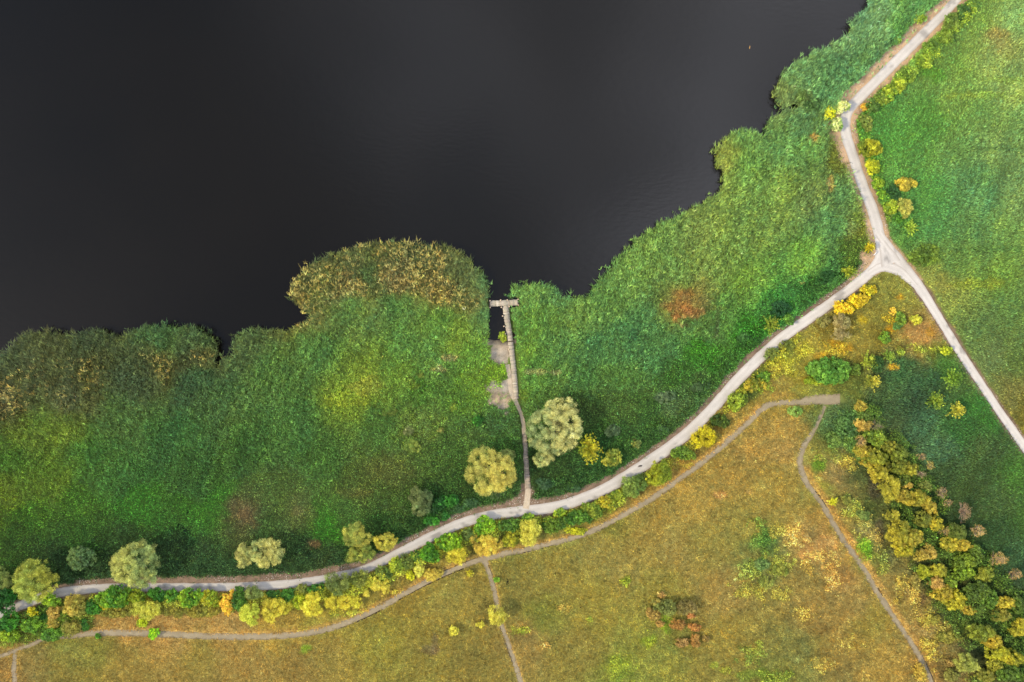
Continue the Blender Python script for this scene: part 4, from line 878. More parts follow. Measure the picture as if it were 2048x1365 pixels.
ROWS = """
willow_tree|1110,855,52,53|willow|200,192,128|118,136,96|1.15|N|largest willow, silvery golden lumpy crown beside the path to the jetty
willow_tree|1087,917,19,17|willow|186,180,118|130,146,96|1|N|small round willow lobe tucked below the largest willow
willow_tree|979,944,45,44|willow|198,180,92|150,152,84|1.1|N|golden willow left of the old plank boardwalk, second largest near the path
willow_tree|1013,914,16,15|willow|134,142,82|110,124,72|1|N|dull olive willow behind the golden willow left of the boardwalk
willow_tree|272,1130,48,42|willow|170,168,92|112,132,84|1.1|N|broad grey green willow overhanging the road on the left of the photo
willow_tree|68,1164,37,43|willow|164,160,62|118,132,62|1.05|N|tall yellow green willow above the road near the left edge
tree|160,1117,24,24|leafy|62,88,56|96,116,66|.9|N|dim grey green tree standing in shade between two left willows
willow_tree|488,1112,19,22|willow|186,176,104|140,144,88|1|N|small pale willow, left half of the pair above the straight road
willow_tree|532,1105,33,28|willow|188,178,106|120,136,88|1|N|pale lumpy willow, right half of the pair above the straight road
willow_tree|713,1072,27,22|willow|166,158,72|112,126,62|1.05|N|olive golden willow above its darker twin near the road bend
willow_tree|721,1106,27,20|willow|142,142,62|96,114,52|1|N|darker olive willow just below its golden twin near the road bend
willow_tree|771,1084,20,19|willow|188,170,66|140,140,62|1|N|compact yellow willow alone between the olive twins and the road
willow_tree|4,1158,15,25|willow|120,128,66|90,108,58|1|N|grey green willow cut by the left edge above the road
tree|6,1200,22,24|leafy|40,92,28|30,66,26|1|N|dark green round tree at the left edge touching the road
tree|841,1002,23,26|bush|108,116,72|74,92,58|1|N|olive grey round tree above the road left of the golden willow
shrub|864,1041,16,11|leafy|66,130,40|34,84,30|.7|N|glossy bright green shrub nearest the road verge below the olive grey tree
shrub|889,1031,10,11|leafy|72,132,48|36,84,34|.7|N|small glossy green shrub just right of the bigger glossy one
shrub|897,1002,18,12|leafy|62,124,42|30,76,28|.7|N|bright green shrub right of the olive grey tree
shrub|870,1012,20,18|leafy|36,78,28|24,56,24|.7|N|dark green shrub between the olive grey tree and the bright green one
shrub|942,1007,15,11|bush|72,104,66|52,82,52|.6|N|grey green mound below and left of the golden willow
shrub|992,988,18,9|bush|84,104,62|60,82,50|.6|N|low grey green mound directly beneath the golden willow
shrub|915,1018,16,9|bush|64,92,56|46,74,44|.5|N|low dull shrub between the glossy shrubs and the grey green mound
star_bush|1176,901,31,33|star|176,164,42|104,120,34|1|N|yellow green bush with radiating branches right of the largest willow
shrub|1226,917,17,18|leafy|160,156,60|96,116,48|1|N|yellow green bush between the radiating bush and the road
shrub|1273,888,10,9|leafy|140,140,70|90,108,60|.8|N|small yellowish shrub above the road, right of the other yellow green bushes
shrub|1091,968,16,12|bush|70,98,68|48,76,52|.6|N|grey green mound right of the old boardwalk near the road
shrub|1146,977,15,9|bush|66,94,62|46,74,48|.6|N|second grey green mound between boardwalk and road, the right one
shrub|1118,984,12,7|bush|72,96,66|50,74,50|.6|N|smallest grey green mound between its two larger neighbours near the road
shrub|1226,862,15,12|bush|84,104,74|60,82,58|.6|N|grey shrub in the shady grass above the yellow green bushes
shrub|1326,860,13,10|bush|88,112,82|64,90,62|.6|N|pale grey green shrub close above the road verge
shrub|1330,795,24,10|bush|96,114,84|66,88,62|.5|N|low silvery weed clump in the damp strip above the road
shrub|1399,775,18,10|bush|74,96,62|50,76,48|.5|N|low grey green clump at the verge halfway along the rising road
star_bush|1541,651,20,19|star|158,160,52|96,120,42|1|N|yellow green bush on the reed side of the road, halfway up the slope
shrub|1578,640,11,11|leafy|96,134,54|60,98,40|.8|N|light green shrub just right of the yellow green roadside bush
shrub|1562,618,20,15|bush|44,86,50|34,70,42|.8|N|dark bluish green shrub behind the yellow green roadside bush
shrub|1486,676,13,10|bush|70,110,58|48,82,44|.7|N|dull green shrub in the bright green strip edging the reeds
shrub|1604,565,6,5|leafy|140,134,78|110,112,62|.8|N|tiny straw coloured shrub in the reed edge below the fork
star_bush|1699,544,18,15|star|150,156,44|90,116,36|1|N|olive yellow bush just left of the road below the fork
shrub|1650,556,16,12|bush|50,92,42|36,72,34|.8|N|dark green shrub left of the olive yellow bush below the fork
star_bush|1739,495,14,11|star|214,188,40|150,140,34|.9|N|vivid yellow bush beside the white marker post at the fork
shrub|1710,440,8,20|bush|96,118,44|72,98,38|.5|V|narrow olive shrub along the reed edge above the fork
shrub|955,842,11,11|leafy|62,116,38|40,88,32|.8|K|round bright green shrub left of the dirt footpath
shrub|1005,674,7,11|leafy|160,168,56|110,132,44|.8|K|small yellow green bush leaning on the left side of the jetty
shrub|1048,790,9,14|leafy|112,128,46|80,104,40|.7|K|olive shrub at the landward end of the jetty
shrub|882,862,7,6|bush|150,142,82|120,122,66|.7|K|tiny pale shrub in the damp grass far left of the footpath
shrub|906,815,8,8|bush|128,138,50|92,112,42|.7|K|tiny yellow green shrub above the tiny pale one
shrub|893,780,6,6|bush|116,132,50|88,110,42|.7|K|smallest green shrub among the reeds left of the sandy patch
shrub|824,893,16,14|bush|132,142,66|88,112,52|.7|K|yellow green shrub in the open reed meadow, larger of a pair
shrub|818,862,10,10|bush|124,126,86|92,104,66|.7|K|greyish shrub just above the yellow green one in the reed meadow
shrub|842,748,12,9|bush|108,120,50|78,100,42|.7|K|green mound in the yellowish middle of the left reeds
shrub|778,825,14,10|bush|112,122,56|84,104,46|.6|K|dull yellow green mound in the middle of the left reed meadow
flowering_shrub|1681,214,17,13|leafy|222,222,150|120,150,70|1|V|white flowering shrub at the bend of the upper road, the upper one
flowering_shrub|1674,250,13,12|leafy|198,206,140|92,134,60|1|V|white flecked green shrub at the road bend, the lower one
shrub|1659,227,13,13|leafy|226,220,50|170,178,44|1|V|brilliant yellow shrub between two white flowering ones
shrub|1631,241,11,10|bush|104,134,44|74,106,38|.9|V|plain green bush left of the brilliant yellow shrub
shrub|1838,38,15,9|bush|156,168,56|104,132,46|.8|V|yellow green bush left of the road near the top edge
shrub|1794,81,10,8|bush|120,144,58|84,114,46|.8|V|green bush left of the road below the yellow green one at the top
shrub|1609,192,20,13|bush|94,120,62|78,96,52|.9|K|olive willow scrub beside the small water notch in the reeds
shrub|1622,210,22,14|bush|76,106,58|58,86,50|.9|K|dark green scrub just inland of the small water notch
dead_shrub|1622,281,8,9|bare|186,146,104|150,124,84|.8|K|leafless tan shrub in the upper reeds left of the road
dead_shrub|1656,372,6,14|bare|188,154,98|160,140,84|.8|K|withered straw coloured shrub in the right hand reeds
shrub|1926,24,14,15|bush|84,118,62|60,92,48|.9|R|dark green bush right of the road at the top edge
shrub|1943,12,16,12|bush|98,128,56|72,104,48|.8|R|topmost green bush right of the road, touching the top edge
shrub|1904,46,16,19|bush|120,138,60|86,110,50|.9|R|olive bush right of the road, below the dark one at the top
shrub|1892,75,15,14|bush|126,146,58|84,114,46|.9|R|green bush with yellowish tips, third down the right side of the upper road
shrub|1863,93,18,13|bush|112,138,54|78,108,44|.8|R|green bush hugging the right verge, fourth down from the top edge
shrub|1850,122,17,12|leafy|150,166,58|92,124,46|.8|R|yellow green bush right of the upper road above the dark gap
shrub|1820,147,17,13|leafy|128,150,58|80,110,46|.9|R|mid green bush right of the upper road beside its yellow green neighbour
shrub|1800,170,15,13|leafy|160,172,56|104,128,46|.9|R|bright yellow green bush right of the road before the bend
shrub|1782,184,15,13|leafy|150,166,52|96,124,44|.9|R|yellow green bush nearest the bright one before the road bend
shrub|1760,198,16,13|leafy|138,154,56|88,114,46|.9|R|green bush right of the road just above the bend
shrub|1745,212,14,14|bush|92,120,54|66,94,44|.9|R|darker green bush at the inner side of the road bend
shrub|1730,214,8,8|leafy|212,160,60|170,140,56|.8|R|small orange shrub at the inner side of the road bend
shrub|1733,243,12,17|bush|128,138,66|96,114,54|.9|R|olive oval bush right of the bend below the orange shrub
tree|1743,296,21,17|bush|160,158,42|104,118,38|1|R|round yellow olive tree, topmost of the chain right of the road below the bend
tree|1727,291,10,14|bush|112,128,46|80,104,40|.8|R|olive tree squeezed between the road and the yellow olive tree
tree|1746,334,15,15|bush|188,188,44|126,140,38|1|R|bright yellow round tree, second of the chain below the bend
tree|1756,366,13,13|leafy|136,160,46|88,124,38|1|R|green yellow tree, third of the chain below the bend
tree|1764,390,9,9|leafy|126,158,44|84,122,36|1|R|small green tree, fourth and smallest of the chain below the bend
tree|1783,414,15,15|leafy|150,164,50|88,116,40|1|R|light green tree left of the pale olive one, near the road
willow_tree|1809,415,16,17|willow|176,168,84|132,140,70|1|R|pale olive willow right of the chain of roadside trees
tree|1811,368,19,14|bush|196,170,66|140,136,58|1|R|golden tree standing apart in the shade of the green hollow
star_bush|1820,456,15,17|star|150,168,62|98,134,50|1|R|light green bush alone above the road fork
shrub|1852,512,31,20|bush|110,132,50|74,100,42|.6|R|wide olive green bush right of the road fork
shrub|1800,440,14,10|leafy|74,116,38|54,92,34|.6|R|low dark green shrub above the wide olive bush
shrub|1787,389,12,22|bush|56,92,48|40,72,42|.8|R|dark shadowy shrub between the roadside chain and the golden tree
shrub|1739,580,15,11|leafy|206,176,38|140,140,40|.8|T|golden bush, uppermost in the row below the fork
shrub|1719,600,20,14|leafy|228,190,40|170,150,40|.8|T|brightest golden bush in the row below the fork
shrub|1687,616,22,12|leafy|230,184,42|190,160,40|.8|T|orange yellow bush, lowest of the golden row below the fork
willow_tree|1682,645,19,16|willow|158,140,98|128,124,84|1|T|taupe grey willow just below the golden row, the upper crown
willow_tree|1681,670,18,11|willow|150,134,94|120,118,80|.9|T|taupe grey willow, smaller crown beneath its twin
shrub|1648,644,14,11|bush|142,132,78|112,112,62|.8|T|drab brown bush left of the taupe willow
shrub|1660,742,43,24|leafy|104,142,56|70,116,46|.45|T|wide bright green bramble mound above the gravel clearing
shrub|1641,760,30,10|leafy|150,158,42|110,130,38|.35|T|yellow flowering weeds along the lower edge of the bramble mound
shrub|1833,640,12,9|leafy|188,180,60|140,144,52|.8|T|isolated pale yellow bush in the triangle near the right road
shrub|1802,638,11,13|leafy|120,142,50|84,112,42|.7|T|green bush left of the isolated pale yellow one
shrub|1786,623,7,7|leafy|222,176,64|190,150,60|.7|T|tiny orange bush in the middle of the triangle
shrub|1795,652,10,8|bush|92,126,66|66,98,50|.6|T|low green clump below the tiny orange bush
shrub|1770,675,11,11|leafy|110,140,46|78,112,40|.6|T|yellowish green clump in the centre of the triangle
shrub|1893,702,11,9|leafy|164,172,44|110,132,40|.7|T|yellow green bush hard by the right road
star_bush|1735,722,17,18|star|150,158,54|84,108,42|1|T|olive yellow bush beside the dark gap right of the bramble mound
shrub|1754,728,12,18|bush|62,92,46|46,76,40|.8|T|dark green shrub between two olive yellow bushes
star_bush|1777,713,14,13|star|148,166,66|96,126,50|.9|T|light green bush above the sedge hollow, the right one
shrub|1801,706,8,7|leafy|160,172,66|116,138,54|.8|T|tiny pale green bush right of the light green one
star_bush|1744,764,21,18|star|186,174,66|112,124,48|1|S|yellow bush at the upper left rim of the sedge hollow
shrub|1712,740,11,11|bush|110,130,52|80,104,44|.8|T|round green shrub at the right end of the bramble mound
star_bush|1906,757,21,22|star|120,148,52|70,104,38|1|S|mid green bush in the hollow nearest the right road
star_bush|1871,802,20,21|star|146,160,56|84,112,40|1|S|light green bush, left of a pair in the sedge hollow
star_bush|1913,821,20,18|star|194,182,66|120,128,48|1|S|yellow bush, right of a pair in the sedge hollow
shrub|1686,616,10,8|leafy|236,196,60|190,160,50|.9|T|tiny bright crest on the orange yellow bush below the fork
shrub|1591,823,17,9|bush|140,164,84|96,128,60|.5|M|pale green mound inside the bend of the grey track
shrub|1510,770,20,14|leafy|166,146,48|92,110,38|.8|H|golden brown bush between road and clearing
shrub|1528,755,14,10|leafy|104,136,44|66,100,34|.8|H|green bush directly above the golden brown one
shrub|1474,803,19,18|leafy|140,154,50|84,108,38|.9|H|yellow green bush at the road where the track bends
shrub|1482,788,13,9|leafy|168,168,56|110,124,42|.8|H|small lime crest above the yellow green bush at the track bend
shrub|1575,690,15,10|bush|124,128,56|88,102,44|.7|H|olive shrub right under the rising road
shrub|1545,708,16,12|bush|112,122,56|80,100,44|.7|H|second olive shrub right under the rising road
shrub|1440,842,20,12|leafy|74,92,34|52,74,30|.7|H|dark green shrub above the round yellow tree
round_tree|1408,875,21,22|bush|206,186,34|160,150,32|1.1|H|solitary round mustard yellow tree at the lower edge of the road
round_tree|1319,947,24,25|bush|150,152,38|98,116,34|1.1|H|round olive green tree at the lower edge of the road
shrub|1366,908,25,12|leafy|110,132,46|70,98,36|.7|H|green bush between the mustard tree and the olive tree
shrub|1267,973,22,22|bush|120,138,66|84,110,50|.9|H|grey green bush left of the round olive tree
shrub|1288,955,14,9|bush|96,112,52|70,90,44|.7|H|small dull bush filling the gap beside the round olive tree
shrub|1240,990,16,11|leafy|134,146,48|86,112,40|.7|H|small yellow green bush at the left foot of the grey green one
shrub|1213,1006,21,13|leafy|176,156,44|98,120,38|.8|H|gold flecked bush, rightmost of the long green hedge
shrub|1186,1020,21,16|leafy|126,136,46|76,104,36|.8|H|green bush left of the gold flecked one
shrub|1155,1036,27,15|leafy|88,124,42|54,90,32|.8|H|broad dark green bush in the middle of the long hedge
shrub|1120,1026,13,8|leafy|140,160,44|84,116,36|.8|H|lime green tuft leaning over the road opposite the stony apron
shrub|1108,1050,26,14|leafy|96,120,40|60,90,32|.8|H|dark green bush with gold flecks right of the pale round willow
shrub|1150,1062,24,7|leafy|186,182,40|130,138,40|.4|H|low yellow flowering weeds along the long hedge
willow_tree|1060,1065,21,24|willow|206,194,80|146,146,62|1.05|H|pale yellow oval willow standing out in the hedge below the stony apron
shrub|1055,1036,15,8|leafy|128,152,44|72,108,36|.7|H|bright green tuft above the pale yellow oval willow
shrub|1019,1051,24,13|leafy|84,116,42|56,88,34|.8|H|dark green bush left of the pale yellow oval willow
shrub|1021,1079,17,15|bush|164,158,46|106,118,38|.8|H|yellow green bush between the two golden willows of the hedge
tree|969,1053,22,17|leafy|132,170,38|66,112,32|.9|H|vivid green tree at the road above the big golden willow of the hedge
willow_tree|972,1091,27,21|willow|212,180,74|164,144,60|1.05|H|big golden willow of the hedge above the track junction
shrub|940,1070,16,12|bush|98,116,60|70,94,48|.7|H|dull grey green bush between two vivid green trees
tree|900,1086,23,20|leafy|134,168,36|60,104,30|.9|H|vivid green tree, larger of the two at the road left of the golden willow
willow_tree|916,1111,24,15|willow|204,184,58|150,146,48|1|H|yellow willow directly below the larger vivid green tree
tree|858,1108,20,17|leafy|94,144,36|48,92,28|.9|H|mid green tree left of the vivid green tree
shrub|838,1142,9,13|willow|206,200,84|170,168,70|1|H|narrow pale yellow shrub in the hedge left of the tan bush
shrub|820,1152,9,9|leafy|212,204,36|160,164,36|.8|H|tiny vivid yellow shrub left of the narrow pale one
shrub|864,1150,20,12|bush|196,170,74|156,142,62|.7|H|tan bush spilling over the grey track
shrub|812,1125,15,14|bush|112,122,54|80,98,44|.8|H|olive bush at the road above the tiny vivid yellow shrub
shrub|834,1112,14,10|leafy|88,122,44|60,92,36|.8|H|green bush at the road left of the mid green tree
shrub|792,1131,14,16|leafy|156,164,46|92,116,38|.9|H|light yellow green bush in the hedge right of the pale yellow twin bushes
shrub|768,1146,17,13|bush|106,120,52|74,96,42|.8|H|olive bush in front of the light yellow green one
willow_tree|752,1170,12,13|willow|216,194,76|172,160,62|1|H|pale yellow bush, left of the twin pair at the track
willow_tree|770,1174,11,12|willow|212,190,74|168,156,60|1|H|pale yellow bush, right of the twin pair at the track
shrub|732,1187,7,8|willow|204,184,74|160,150,60|.9|H|tiny pale yellow bush left of the twin pair
willow_tree|718,1158,18,17|bush|128,132,58|92,106,48|1|H|olive willow at the road, right of the big grey green one
willow_tree|675,1166,27,20|willow|118,126,62|84,102,54|1|H|big grey green willow leaning over the lower edge of the road
willow_tree|664,1205,15,15|willow|216,196,66|176,164,54|1|H|yellow bush, left member of the trio beneath the grey green willow
willow_tree|688,1205,14,15|willow|212,190,64|170,160,52|1|H|yellow bush, middle member of the trio beneath the grey green willow
willow_tree|711,1203,12,14|willow|200,186,60|156,152,50|1|H|yellow bush, right member of the trio beneath the grey green willow
shrub|633,1180,15,12|leafy|76,124,38|46,88,30|.8|H|dark green bush right of the big round yellow willow, at the road
willow_tree|624,1210,21,21|willow|218,200,66|182,170,56|1.05|H|big round butter yellow willow low in the hedge
shrub|597,1204,12,14|leafy|170,176,38|120,138,34|.9|H|lime yellow shrub touching the left of the big round yellow willow
shrub|575,1190,13,13|leafy|68,112,38|42,82,30|.8|H|dark green bush between the road and the yellow willows
shrub|548,1189,14,8|leafy|60,100,36|40,78,30|.7|H|low dark green bush right of the grey green one at the road
willow_tree|604,1178,11,10|bush|128,132,60|92,106,48|.8|H|small olive bush at the road left of the dark green one
willow_tree|546,1220,22,23|willow|208,188,66|166,156,56|1.05|H|golden willow right of the lime coloured one
willow_tree|572,1216,11,12|willow|204,188,64|160,154,54|1|H|small yellow bush stuck to the right of the golden willow
willow_tree|501,1227,22,20|willow|198,202,74|150,160,58|1.05|H|lime coloured round willow right of the orange tree
willow_tree|506,1186,15,15|willow|130,140,78|98,114,60|1|H|grey green round willow at the road right of the dark green tree
tree|477,1200,15,22|leafy|72,106,34|42,78,28|1|H|dark green tree pressed against the orange tree
tree|455,1206,13,23|leafy|224,172,58|190,140,54|1|H|slender orange tree, the only orange one in the hedge
tree|419,1196,17,18|leafy|170,160,34|92,118,30|.9|H|yellow tipped green tree left of the orange tree
tree|379,1196,23,19|leafy|128,156,36|60,106,28|.95|H|bright green tree left of the yellow tipped one
tree|343,1194,15,15|leafy|96,140,36|48,96,28|.9|H|mid green tree between the bright and the dark green one
tree|316,1190,18,14|leafy|62,112,32|36,80,26|.9|H|dark green tree under the overhanging broad willow
tree|272,1194,20,14|leafy|142,152,32|72,104,28|.9|H|yellow green tree above the pale lime willow
tree|226,1196,32,22|leafy|112,146,34|50,98,28|.95|H|long dark green tree with lime tips, first of the straight hedge
shrub|206,1211,9,10|leafy|234,198,46|196,168,44|.9|H|small golden patch of a shrub at the left end of the straight hedge
willow_tree|293,1220,26,20|willow|190,184,72|144,148,60|1.05|H|pale lime willow below the straight hedge
shrub|284,1246,10,9|leafy|170,180,36|120,140,34|.8|H|small lime shrub at the foot of the pale lime willow
shrub|235,1226,34,10|bush|134,124,50|104,106,44|.6|H|low olive brush below the left end of the straight hedge
shrub|345,1222,30,12|bush|136,126,52|104,106,44|.6|H|low olive brush right of the pale lime willow
shrub|402,1224,34,12|bush|140,128,50|106,108,42|.6|H|low olive brush left of the slender orange tree
shrub|307,1268,10,11|leafy|142,188,32|96,148,28|.8|M|lime green bush growing on the grey track
shrub|196,1273,6,5|leafy|84,132,32|60,104,28|.6|M|tiny green bush at the grey track near its left end
tree|99,1199,19,14|leafy|150,176,40|92,126,36|1|L|bright lime green bush touching the road near the yellow green willow
shrub|107,1226,14,13|bush|174,146,74|136,122,62|.9|L|tan bush below the bright lime green one
shrub|149,1213,24,20|bush|168,146,66|120,122,54|.9|L|large tan bush between the road and the olive bush
shrub|183,1216,20,13|leafy|74,128,36|46,92,30|.8|L|green bush left of the first hedge tree
shrub|64,1225,10,10|leafy|222,200,40|170,164,38|.8|L|small bright yellow bush near the left edge below the road
shrub|48,1234,6,6|bush|190,140,100|160,124,90|.7|L|tiny pinkish bush beside the small bright yellow one
shrub|18,1244,20,20|leafy|64,118,34|34,78,28|.9|L|dark green bush in the lower left tangle at the edge
shrub|20,1272,18,14|leafy|140,160,36|92,124,32|.8|L|yellow green bush below the dark green one at the left edge
shrub|62,1250,22,15|leafy|112,146,40|66,104,34|.8|L|mid green bush in the middle of the lower left tangle
shrub|106,1246,14,10|bush|178,154,70|136,130,58|.8|L|pale tan bush in the middle of the lower left tangle
shrub|104,1268,24,14|leafy|98,136,44|60,98,34|.7|L|green bush where the thin track meets the tangle
shrub|141,1257,20,16|bush|142,132,60|108,112,50|.9|L|olive round bush at the right end of the lower left tangle
shrub|168,1250,10,12|leafy|60,104,34|40,80,28|.8|L|small dark green bush right of the olive round one
shrub|88,1236,10,8|leafy|44,92,30|34,72,26|.7|L|small very dark green bush in the lower left tangle
round_tree|995,1231,19,19|willow|206,190,74|160,154,62|1.1|M|round pale yellow tree beside the straight meadow track
shrub|907,1262,10,10|bush|216,202,76|180,172,66|1|M|small round yellow bush alone in the meadow
shrub|960,1249,11,6|bush|206,190,72|166,158,62|.8|M|low yellow bush between the small round one and the pale yellow tree
star_bush|939,1147,8,8|star|196,180,52|150,148,46|.8|M|tiny starry yellow bush below the grey track
shrub|993,1160,6,6|leafy|122,158,48|90,128,40|.6|M|tiny green bush right of the straight meadow track
star_bush|1665,1004,12,11|star|222,212,52|176,176,44|.9|M|starry lemon yellow bush beside the curved track
shrub|1640,958,5,4|bush|190,176,90|150,140,80|.6|M|tiny straw coloured shrub right of the curved track bend
shrub|1333,1216,22,14|bush|110,126,60|80,104,50|.9|C|green core of the meadow thicket
shrub|1318,1206,14,9|bush|160,148,72|120,124,60|.8|C|yellowish shrub at the upper left of the meadow thicket
shrub|1307,1229,15,11|bush|176,136,70|140,116,58|.8|C|tan shrub on the left flank of the meadow thicket
shrub|1371,1216,22,14|bush|128,110,64|98,94,54|.8|C|brownish olive shrub on the right flank of the meadow thicket
shrub|1356,1250,18,9|bush|188,124,62|150,104,54|.8|C|rust brown shrub below the green core of the thicket
shrub|1389,1256,13,8|bush|200,118,62|164,104,56|.8|C|brightest rust red shrub at the lower right of the thicket
shrub|1391,1283,10,13|bush|190,124,64|150,108,56|.8|C|rust shrub trailing furthest down from the thicket
shrub|1364,1286,13,9|bush|176,128,82|140,112,70|.7|C|pinkish tan shrub at the bottom of the thicket
shrub|1320,1248,9,7|bush|186,138,74|150,120,62|.7|C|small tan shrub at the lower left of the thicket
shrub|1323,1190,9,6|bush|188,140,82|150,122,66|.7|C|small tan shrub at the very top of the thicket
shrub|1382,1231,8,8|bush|196,112,70|160,100,60|.8|C|small red brown shrub right of the thicket core
shrub|1412,1278,8,7|bush|150,118,64|120,104,54|.7|C|small brown shrub at the right end of the thicket tail
shrub|1524,1130,14,12|bush|112,134,78|84,110,60|.5|M|grey green mound in the weedy part of the meadow
shrub|1533,1164,18,11|bush|136,138,66|104,116,54|.5|M|yellowish mound below the grey green one in the meadow
shrub|1560,1140,16,12|bush|140,140,62|100,116,52|.5|M|olive mound right of the grey green one in the meadow
shrub|1842,1346,11,15|bush|176,148,66|140,126,56|.8|M|golden bush beside the end of the curved track at the bottom edge
shrub|1722,813,12,9|bush|192,158,68|148,130,58|1.1|B|golden tuft, uppermost tree of the belt
shrub|1729,835,14,12|leafy|84,110,48|60,86,40|.8|B|dark green shrub between the two upper tan trees of the belt
tree|1725,851,16,12|bush|204,158,84|156,128,68|1.1|B|peach tan tree near the top of the belt
tree|1750,876,19,15|leafy|128,146,44|74,104,36|1|B|light green tree, the only fresh green one near the top of the belt
dead_shrub|1752,852,14,13|bare|128,130,80|96,106,64|.9|B|sparse grey green tree above the light green one
dead_tree|1721,883,12,14|bare|208,166,98|170,140,80|.9|B|thin straw coloured tree left of the light green one
tree|1730,904,20,12|bush|186,158,62|132,130,50|1|B|yellow tan tree at the left rim of the upper belt
tree|1751,915,22,15|bush|146,142,46|98,112,38|1.1|B|olive tree behind the yellow tan rim tree
tree|1737,925,14,10|bush|206,166,60|158,140,48|1|B|gold tipped tree just below the yellow tan rim tree
tree|1778,896,15,12|bush|150,140,50|100,108,40|1.1|B|olive gold tree in the middle of the upper belt
tree|1800,910,17,16|bush|112,122,44|78,94,36|1.15|B|dark olive dome at the right of the upper belt
tree|1795,934,18,15|bush|126,124,42|84,96,34|1.1|B|brown olive tree below the dark olive dome
tree|1819,938,17,13|bush|150,138,44|104,108,36|1.1|B|olive tree with a golden right side facing the sedge
tree|1757,947,19,16|bush|196,168,56|138,132,42|1.1|B|golden tree bulging from the left rim of the belt
tree|1808,958,14,12|leafy|92,106,38|62,82,32|1|B|dark green tree hidden in the shade of the belt
willow_tree|1780,976,19,22|willow|184,166,56|142,136,48|1.1|B|tall smooth gold green tree, largest in the middle of the belt
dead_tree|1842,914,9,8|bare|184,150,100|150,130,90|1|B|pinkish dead crown, highest of the dead ones facing the sedge
dead_tree|1860,931,9,8|bare|196,168,86|160,142,74|1|B|straw coloured dead crown standing furthest into the sedge
dead_tree|1842,949,9,8|bare|158,132,110|130,116,94|1|B|greyish pink dead crown below the straw coloured one
tree|1853,971,12,11|bush|110,118,64|80,94,52|1|B|grey olive tree right of the long golden one
tree|1816,971,12,6|bush|206,164,84|160,136,70|1|B|peach topped tree squeezed right of the largest gold green tree
tree|1808,994,15,14|bush|172,146,58|124,120,46|1.1|B|tan gold tree below the peach topped one
tree|1836,998,20,16|bush|184,156,52|126,122,42|1.1|B|long golden tree in the heart of the belt
dead_tree|1883,987,11,12|bare|170,140,104|140,120,88|1|B|larger dead crown with pinkish twigs right of the golden heart
dead_tree|1895,1006,9,9|bare|176,144,98|140,122,84|1|B|small dead crown below the larger pinkish one
tree|1861,1015,13,12|bush|190,156,62|138,126,52|1.1|B|golden tan tree right below the long golden one
tree|1785,1033,13,12|bush|178,160,58|128,126,46|1|B|small golden tree alone on the left rim beside the bare soil
tree|1848,1041,18,14|bush|134,128,52|94,104,42|1|B|olive tree on the dark slope left of the yellow one
tree|1872,1046,14,14|bush|196,168,48|138,132,40|1.1|B|bright yellow tree under the golden tan one
dead_tree|1888,1062,11,9|bare|190,156,92|150,130,76|1|B|pale tan dead top between the yellow tree and the dark gap
dead_tree|1928,1024,12,19|bare|172,136,106|140,116,92|1.05|B|tallest leafless pinkish tree right of the belt
tree|1915,1066,18,15|bush|98,112,52|70,88,42|1|B|shaded green tree under the tallest leafless one
dead_tree|1955,1062,14,13|bare|216,168,110|176,144,92|1.3|B|peach dead crown nearest the lower sedge
tree|1798,1068,22,20|bush|182,160,50|124,124,40|1.15|B|big olive gold tree at the left rim, upper of a stacked pair
tree|1822,1076,19,20|bush|188,156,56|130,124,44|1.15|B|big golden tree fused with the olive gold one, right of it
tree|1806,1098,20,14|bush|196,170,44|136,134,36|1.1|B|lemon gold tree at the lower end of the fused group
tree|1899,1088,17,13|bush|200,172,56|140,132,44|1.1|B|yellow gold tree, left half of the long bright crown
tree|1925,1090,16,12|bush|204,168,60|144,130,48|1.1|B|yellow gold tree, right half of the long bright crown
tree|1858,1106,16,12|bush|198,160,84|148,128,66|1.1|B|tan topped tree between the lemon gold group and the dark gap
tree|1840,1113,13,9|bush|188,156,70|140,124,56|1|B|tan yellow tree hugging the left side of the tan topped one
tree|1934,1122,20,14|leafy|120,140,40|72,98,32|1|B|green tree with yellow crest beneath the long bright crown
tree|1928,1146,20,13|leafy|132,158,40|76,108,32|1|B|fresh green tree in the lower belt
tree|1952,1110,13,16|leafy|82,108,38|54,80,30|1|B|dark green tree right of the yellow crested one
dead_tree|1995,1117,16,15|bare|206,162,98|160,132,80|1.2|B|large peach dead crown out in the lower sedge
dead_tree|2028,1149,15,10|bare|192,150,96|154,130,80|1.2|B|low spreading dead crown at the right edge
tree|1972,1149,16,14|bush|140,140,48|98,110,40|1|B|olive tree right of the fresh green one
tree|1847,1143,12,12|bush|172,172,42|118,132,36|1|B|yellow green tree at the left rim below the lemon gold group
tree|1877,1142,16,13|bush|184,170,54|130,130,44|1.05|B|yellow tree right of the yellow green rim tree
tree|1874,1165,15,12|bush|196,146,92|156,126,70|1.05|B|salmon pink tree, the only pink one with leaves in the belt
tree|1903,1163,14,13|leafy|104,128,38|68,94,32|1|B|dark green tree right of the salmon pink one
tree|1886,1187,20,13|bush|202,164,56|146,130,46|1.1|B|orange gold tree below the salmon pink one
tree|1912,1202,20,17|bush|190,172,46|132,132,38|1.1|B|mustard tree below the orange gold one
tree|1938,1221,14,9|bush|208,166,64|156,138,52|1.1|B|small orange gold tree at the tip of the mustard one
tree|1955,1183,22,18|leafy|76,100,36|50,74,30|1|B|broad dark green tree in the shade of the lower belt
tree|1980,1200,14,16|leafy|80,118,40|54,86,32|1|B|green tree with fresh tips right of the broad dark green one
tree|2010,1206,19,11|bush|202,172,58|150,138,48|1.1|B|bright gold tree near the right edge, upper one
tree|2003,1230,15,14|bush|136,124,52|98,102,42|1|B|brownish olive tree below the upper bright gold tree
tree|2039,1257,14,17|bush|196,174,52|140,134,42|1.1|B|yellow tree cut by the right edge
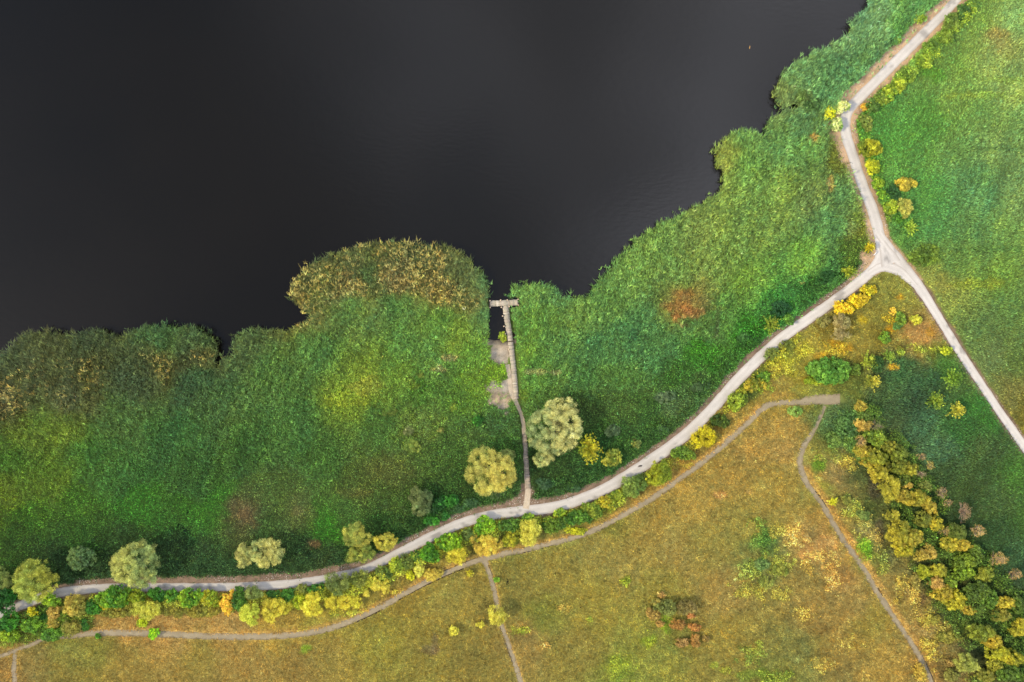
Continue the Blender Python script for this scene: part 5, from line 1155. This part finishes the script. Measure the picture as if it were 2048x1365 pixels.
tree|2037,1210,12,16|leafy|72,98,38|48,74,30|1|B|dark green tree cut by the right edge above the yellow one
tree|1961,1266,22,16|bush|132,136,46|92,106,38|1.1|B|olive tree, left of the bright yellow mass near the bottom
tree|1985,1284,18,14|bush|206,168,54|150,134,44|1.1|B|orange yellow tree in the bright mass near the bottom
tree|1998,1307,20,15|bush|192,180,42|136,138,36|1.1|B|lemon yellow tree in the bright mass near the bottom
tree|2028,1317,17,15|bush|180,164,44|126,126,36|1.1|B|gold olive tree right of the lemon yellow one
tree|1990,1330,14,11|leafy|156,146,48|108,114,40|1|B|olive yellow tree hanging below the lemon yellow one
tree|2020,1348,22,14|leafy|76,106,34|50,76,28|1|B|dark green tree in the bottom right corner
willow_tree|1932,1325,20,17|willow|168,166,84|126,134,70|1.1|B|pale grey green willow at the bottom left of the belt
tree|1972,1352,17,12|bush|152,142,62|112,114,50|1|B|olive grey tree on the bottom edge right of the pale willow
shrub|1905,1350,16,12|bush|132,124,68|100,102,56|.8|B|drab grey brown shrub on the bottom edge left of the pale willow
shrub|1900,1328,9,7|bush|168,128,84|136,112,70|.8|B|small tan brown shrub left of the pale willow
shrub|1895,1275,16,12|bush|150,138,66|116,116,54|.6|B|dull tan shrub on the grassy slope left of the belt
shrub|1867,1240,12,10|bush|160,142,66|124,118,54|.6|B|sandy shrub on the grassy slope below the orange gold tree
shrub|1832,1160,10,14|bush|170,142,84|130,118,66|.6|B|straw shrub on the slope left of the salmon pink tree
shrub|1700,852,26,22|leafy|88,120,66|62,94,50|.5|M|wide bluish green thicket just right of the thin path start
shrub|1668,880,18,14|leafy|104,128,62|76,102,48|.5|M|bluish green thicket nearest the thin path
shrub|1708,892,14,14|leafy|96,124,58|70,100,46|.5|M|green thicket between the thin path and the straw coloured tree
shrub|1728,1030,12,12|bush|116,132,70|84,104,54|.6|M|grey green shrub on the slope beside the bare soil strip
shrub|1693,1000,11,8|bush|140,136,66|104,112,52|.6|M|olive shrub right of the starry lemon yellow bush
"""
CATS = {'willow_tree': 'willow', 'tree': 'tree', 'round_tree': 'tree', 'shrub': 'shrub', 'star_bush': 'bush', 'dead_tree': 'dead tree', 'dead_shrub': 'dead shrub', 'flowering_shrub': 'flowering shrub'}
NAMES = {'star_bush': 'spreading_bush', 'round_tree': 'round_tree'}
for row in ROWS.strip().split('\n'):
    nm, pos, kind, c1, c2, hf, g, lab = row.split('|')
    a = [float(v) for v in pos.split(',')]
    mute = lambda c: tuple(float(v) * (.6 if g == 'C' else 1) + w * (.4 if g == 'C' else 0) for v, w in zip(c.split(','), (134, 120, 72)))
    if g == 'B' and kind != 'bare': a[2] *= 1.08; a[3] *= 1.08; m0 = mute; mute = lambda c, m0=m0: tuple(v * .74 + w * .26 for v, w in zip(m0(c), (122, 130, 54)))
    plant(NAMES.get(nm, nm), CATS[nm], *a, kind, mute(c1), lab, GROUPS[g], mute(c2), float(hf) * (.78 if g in 'HR' else 1))
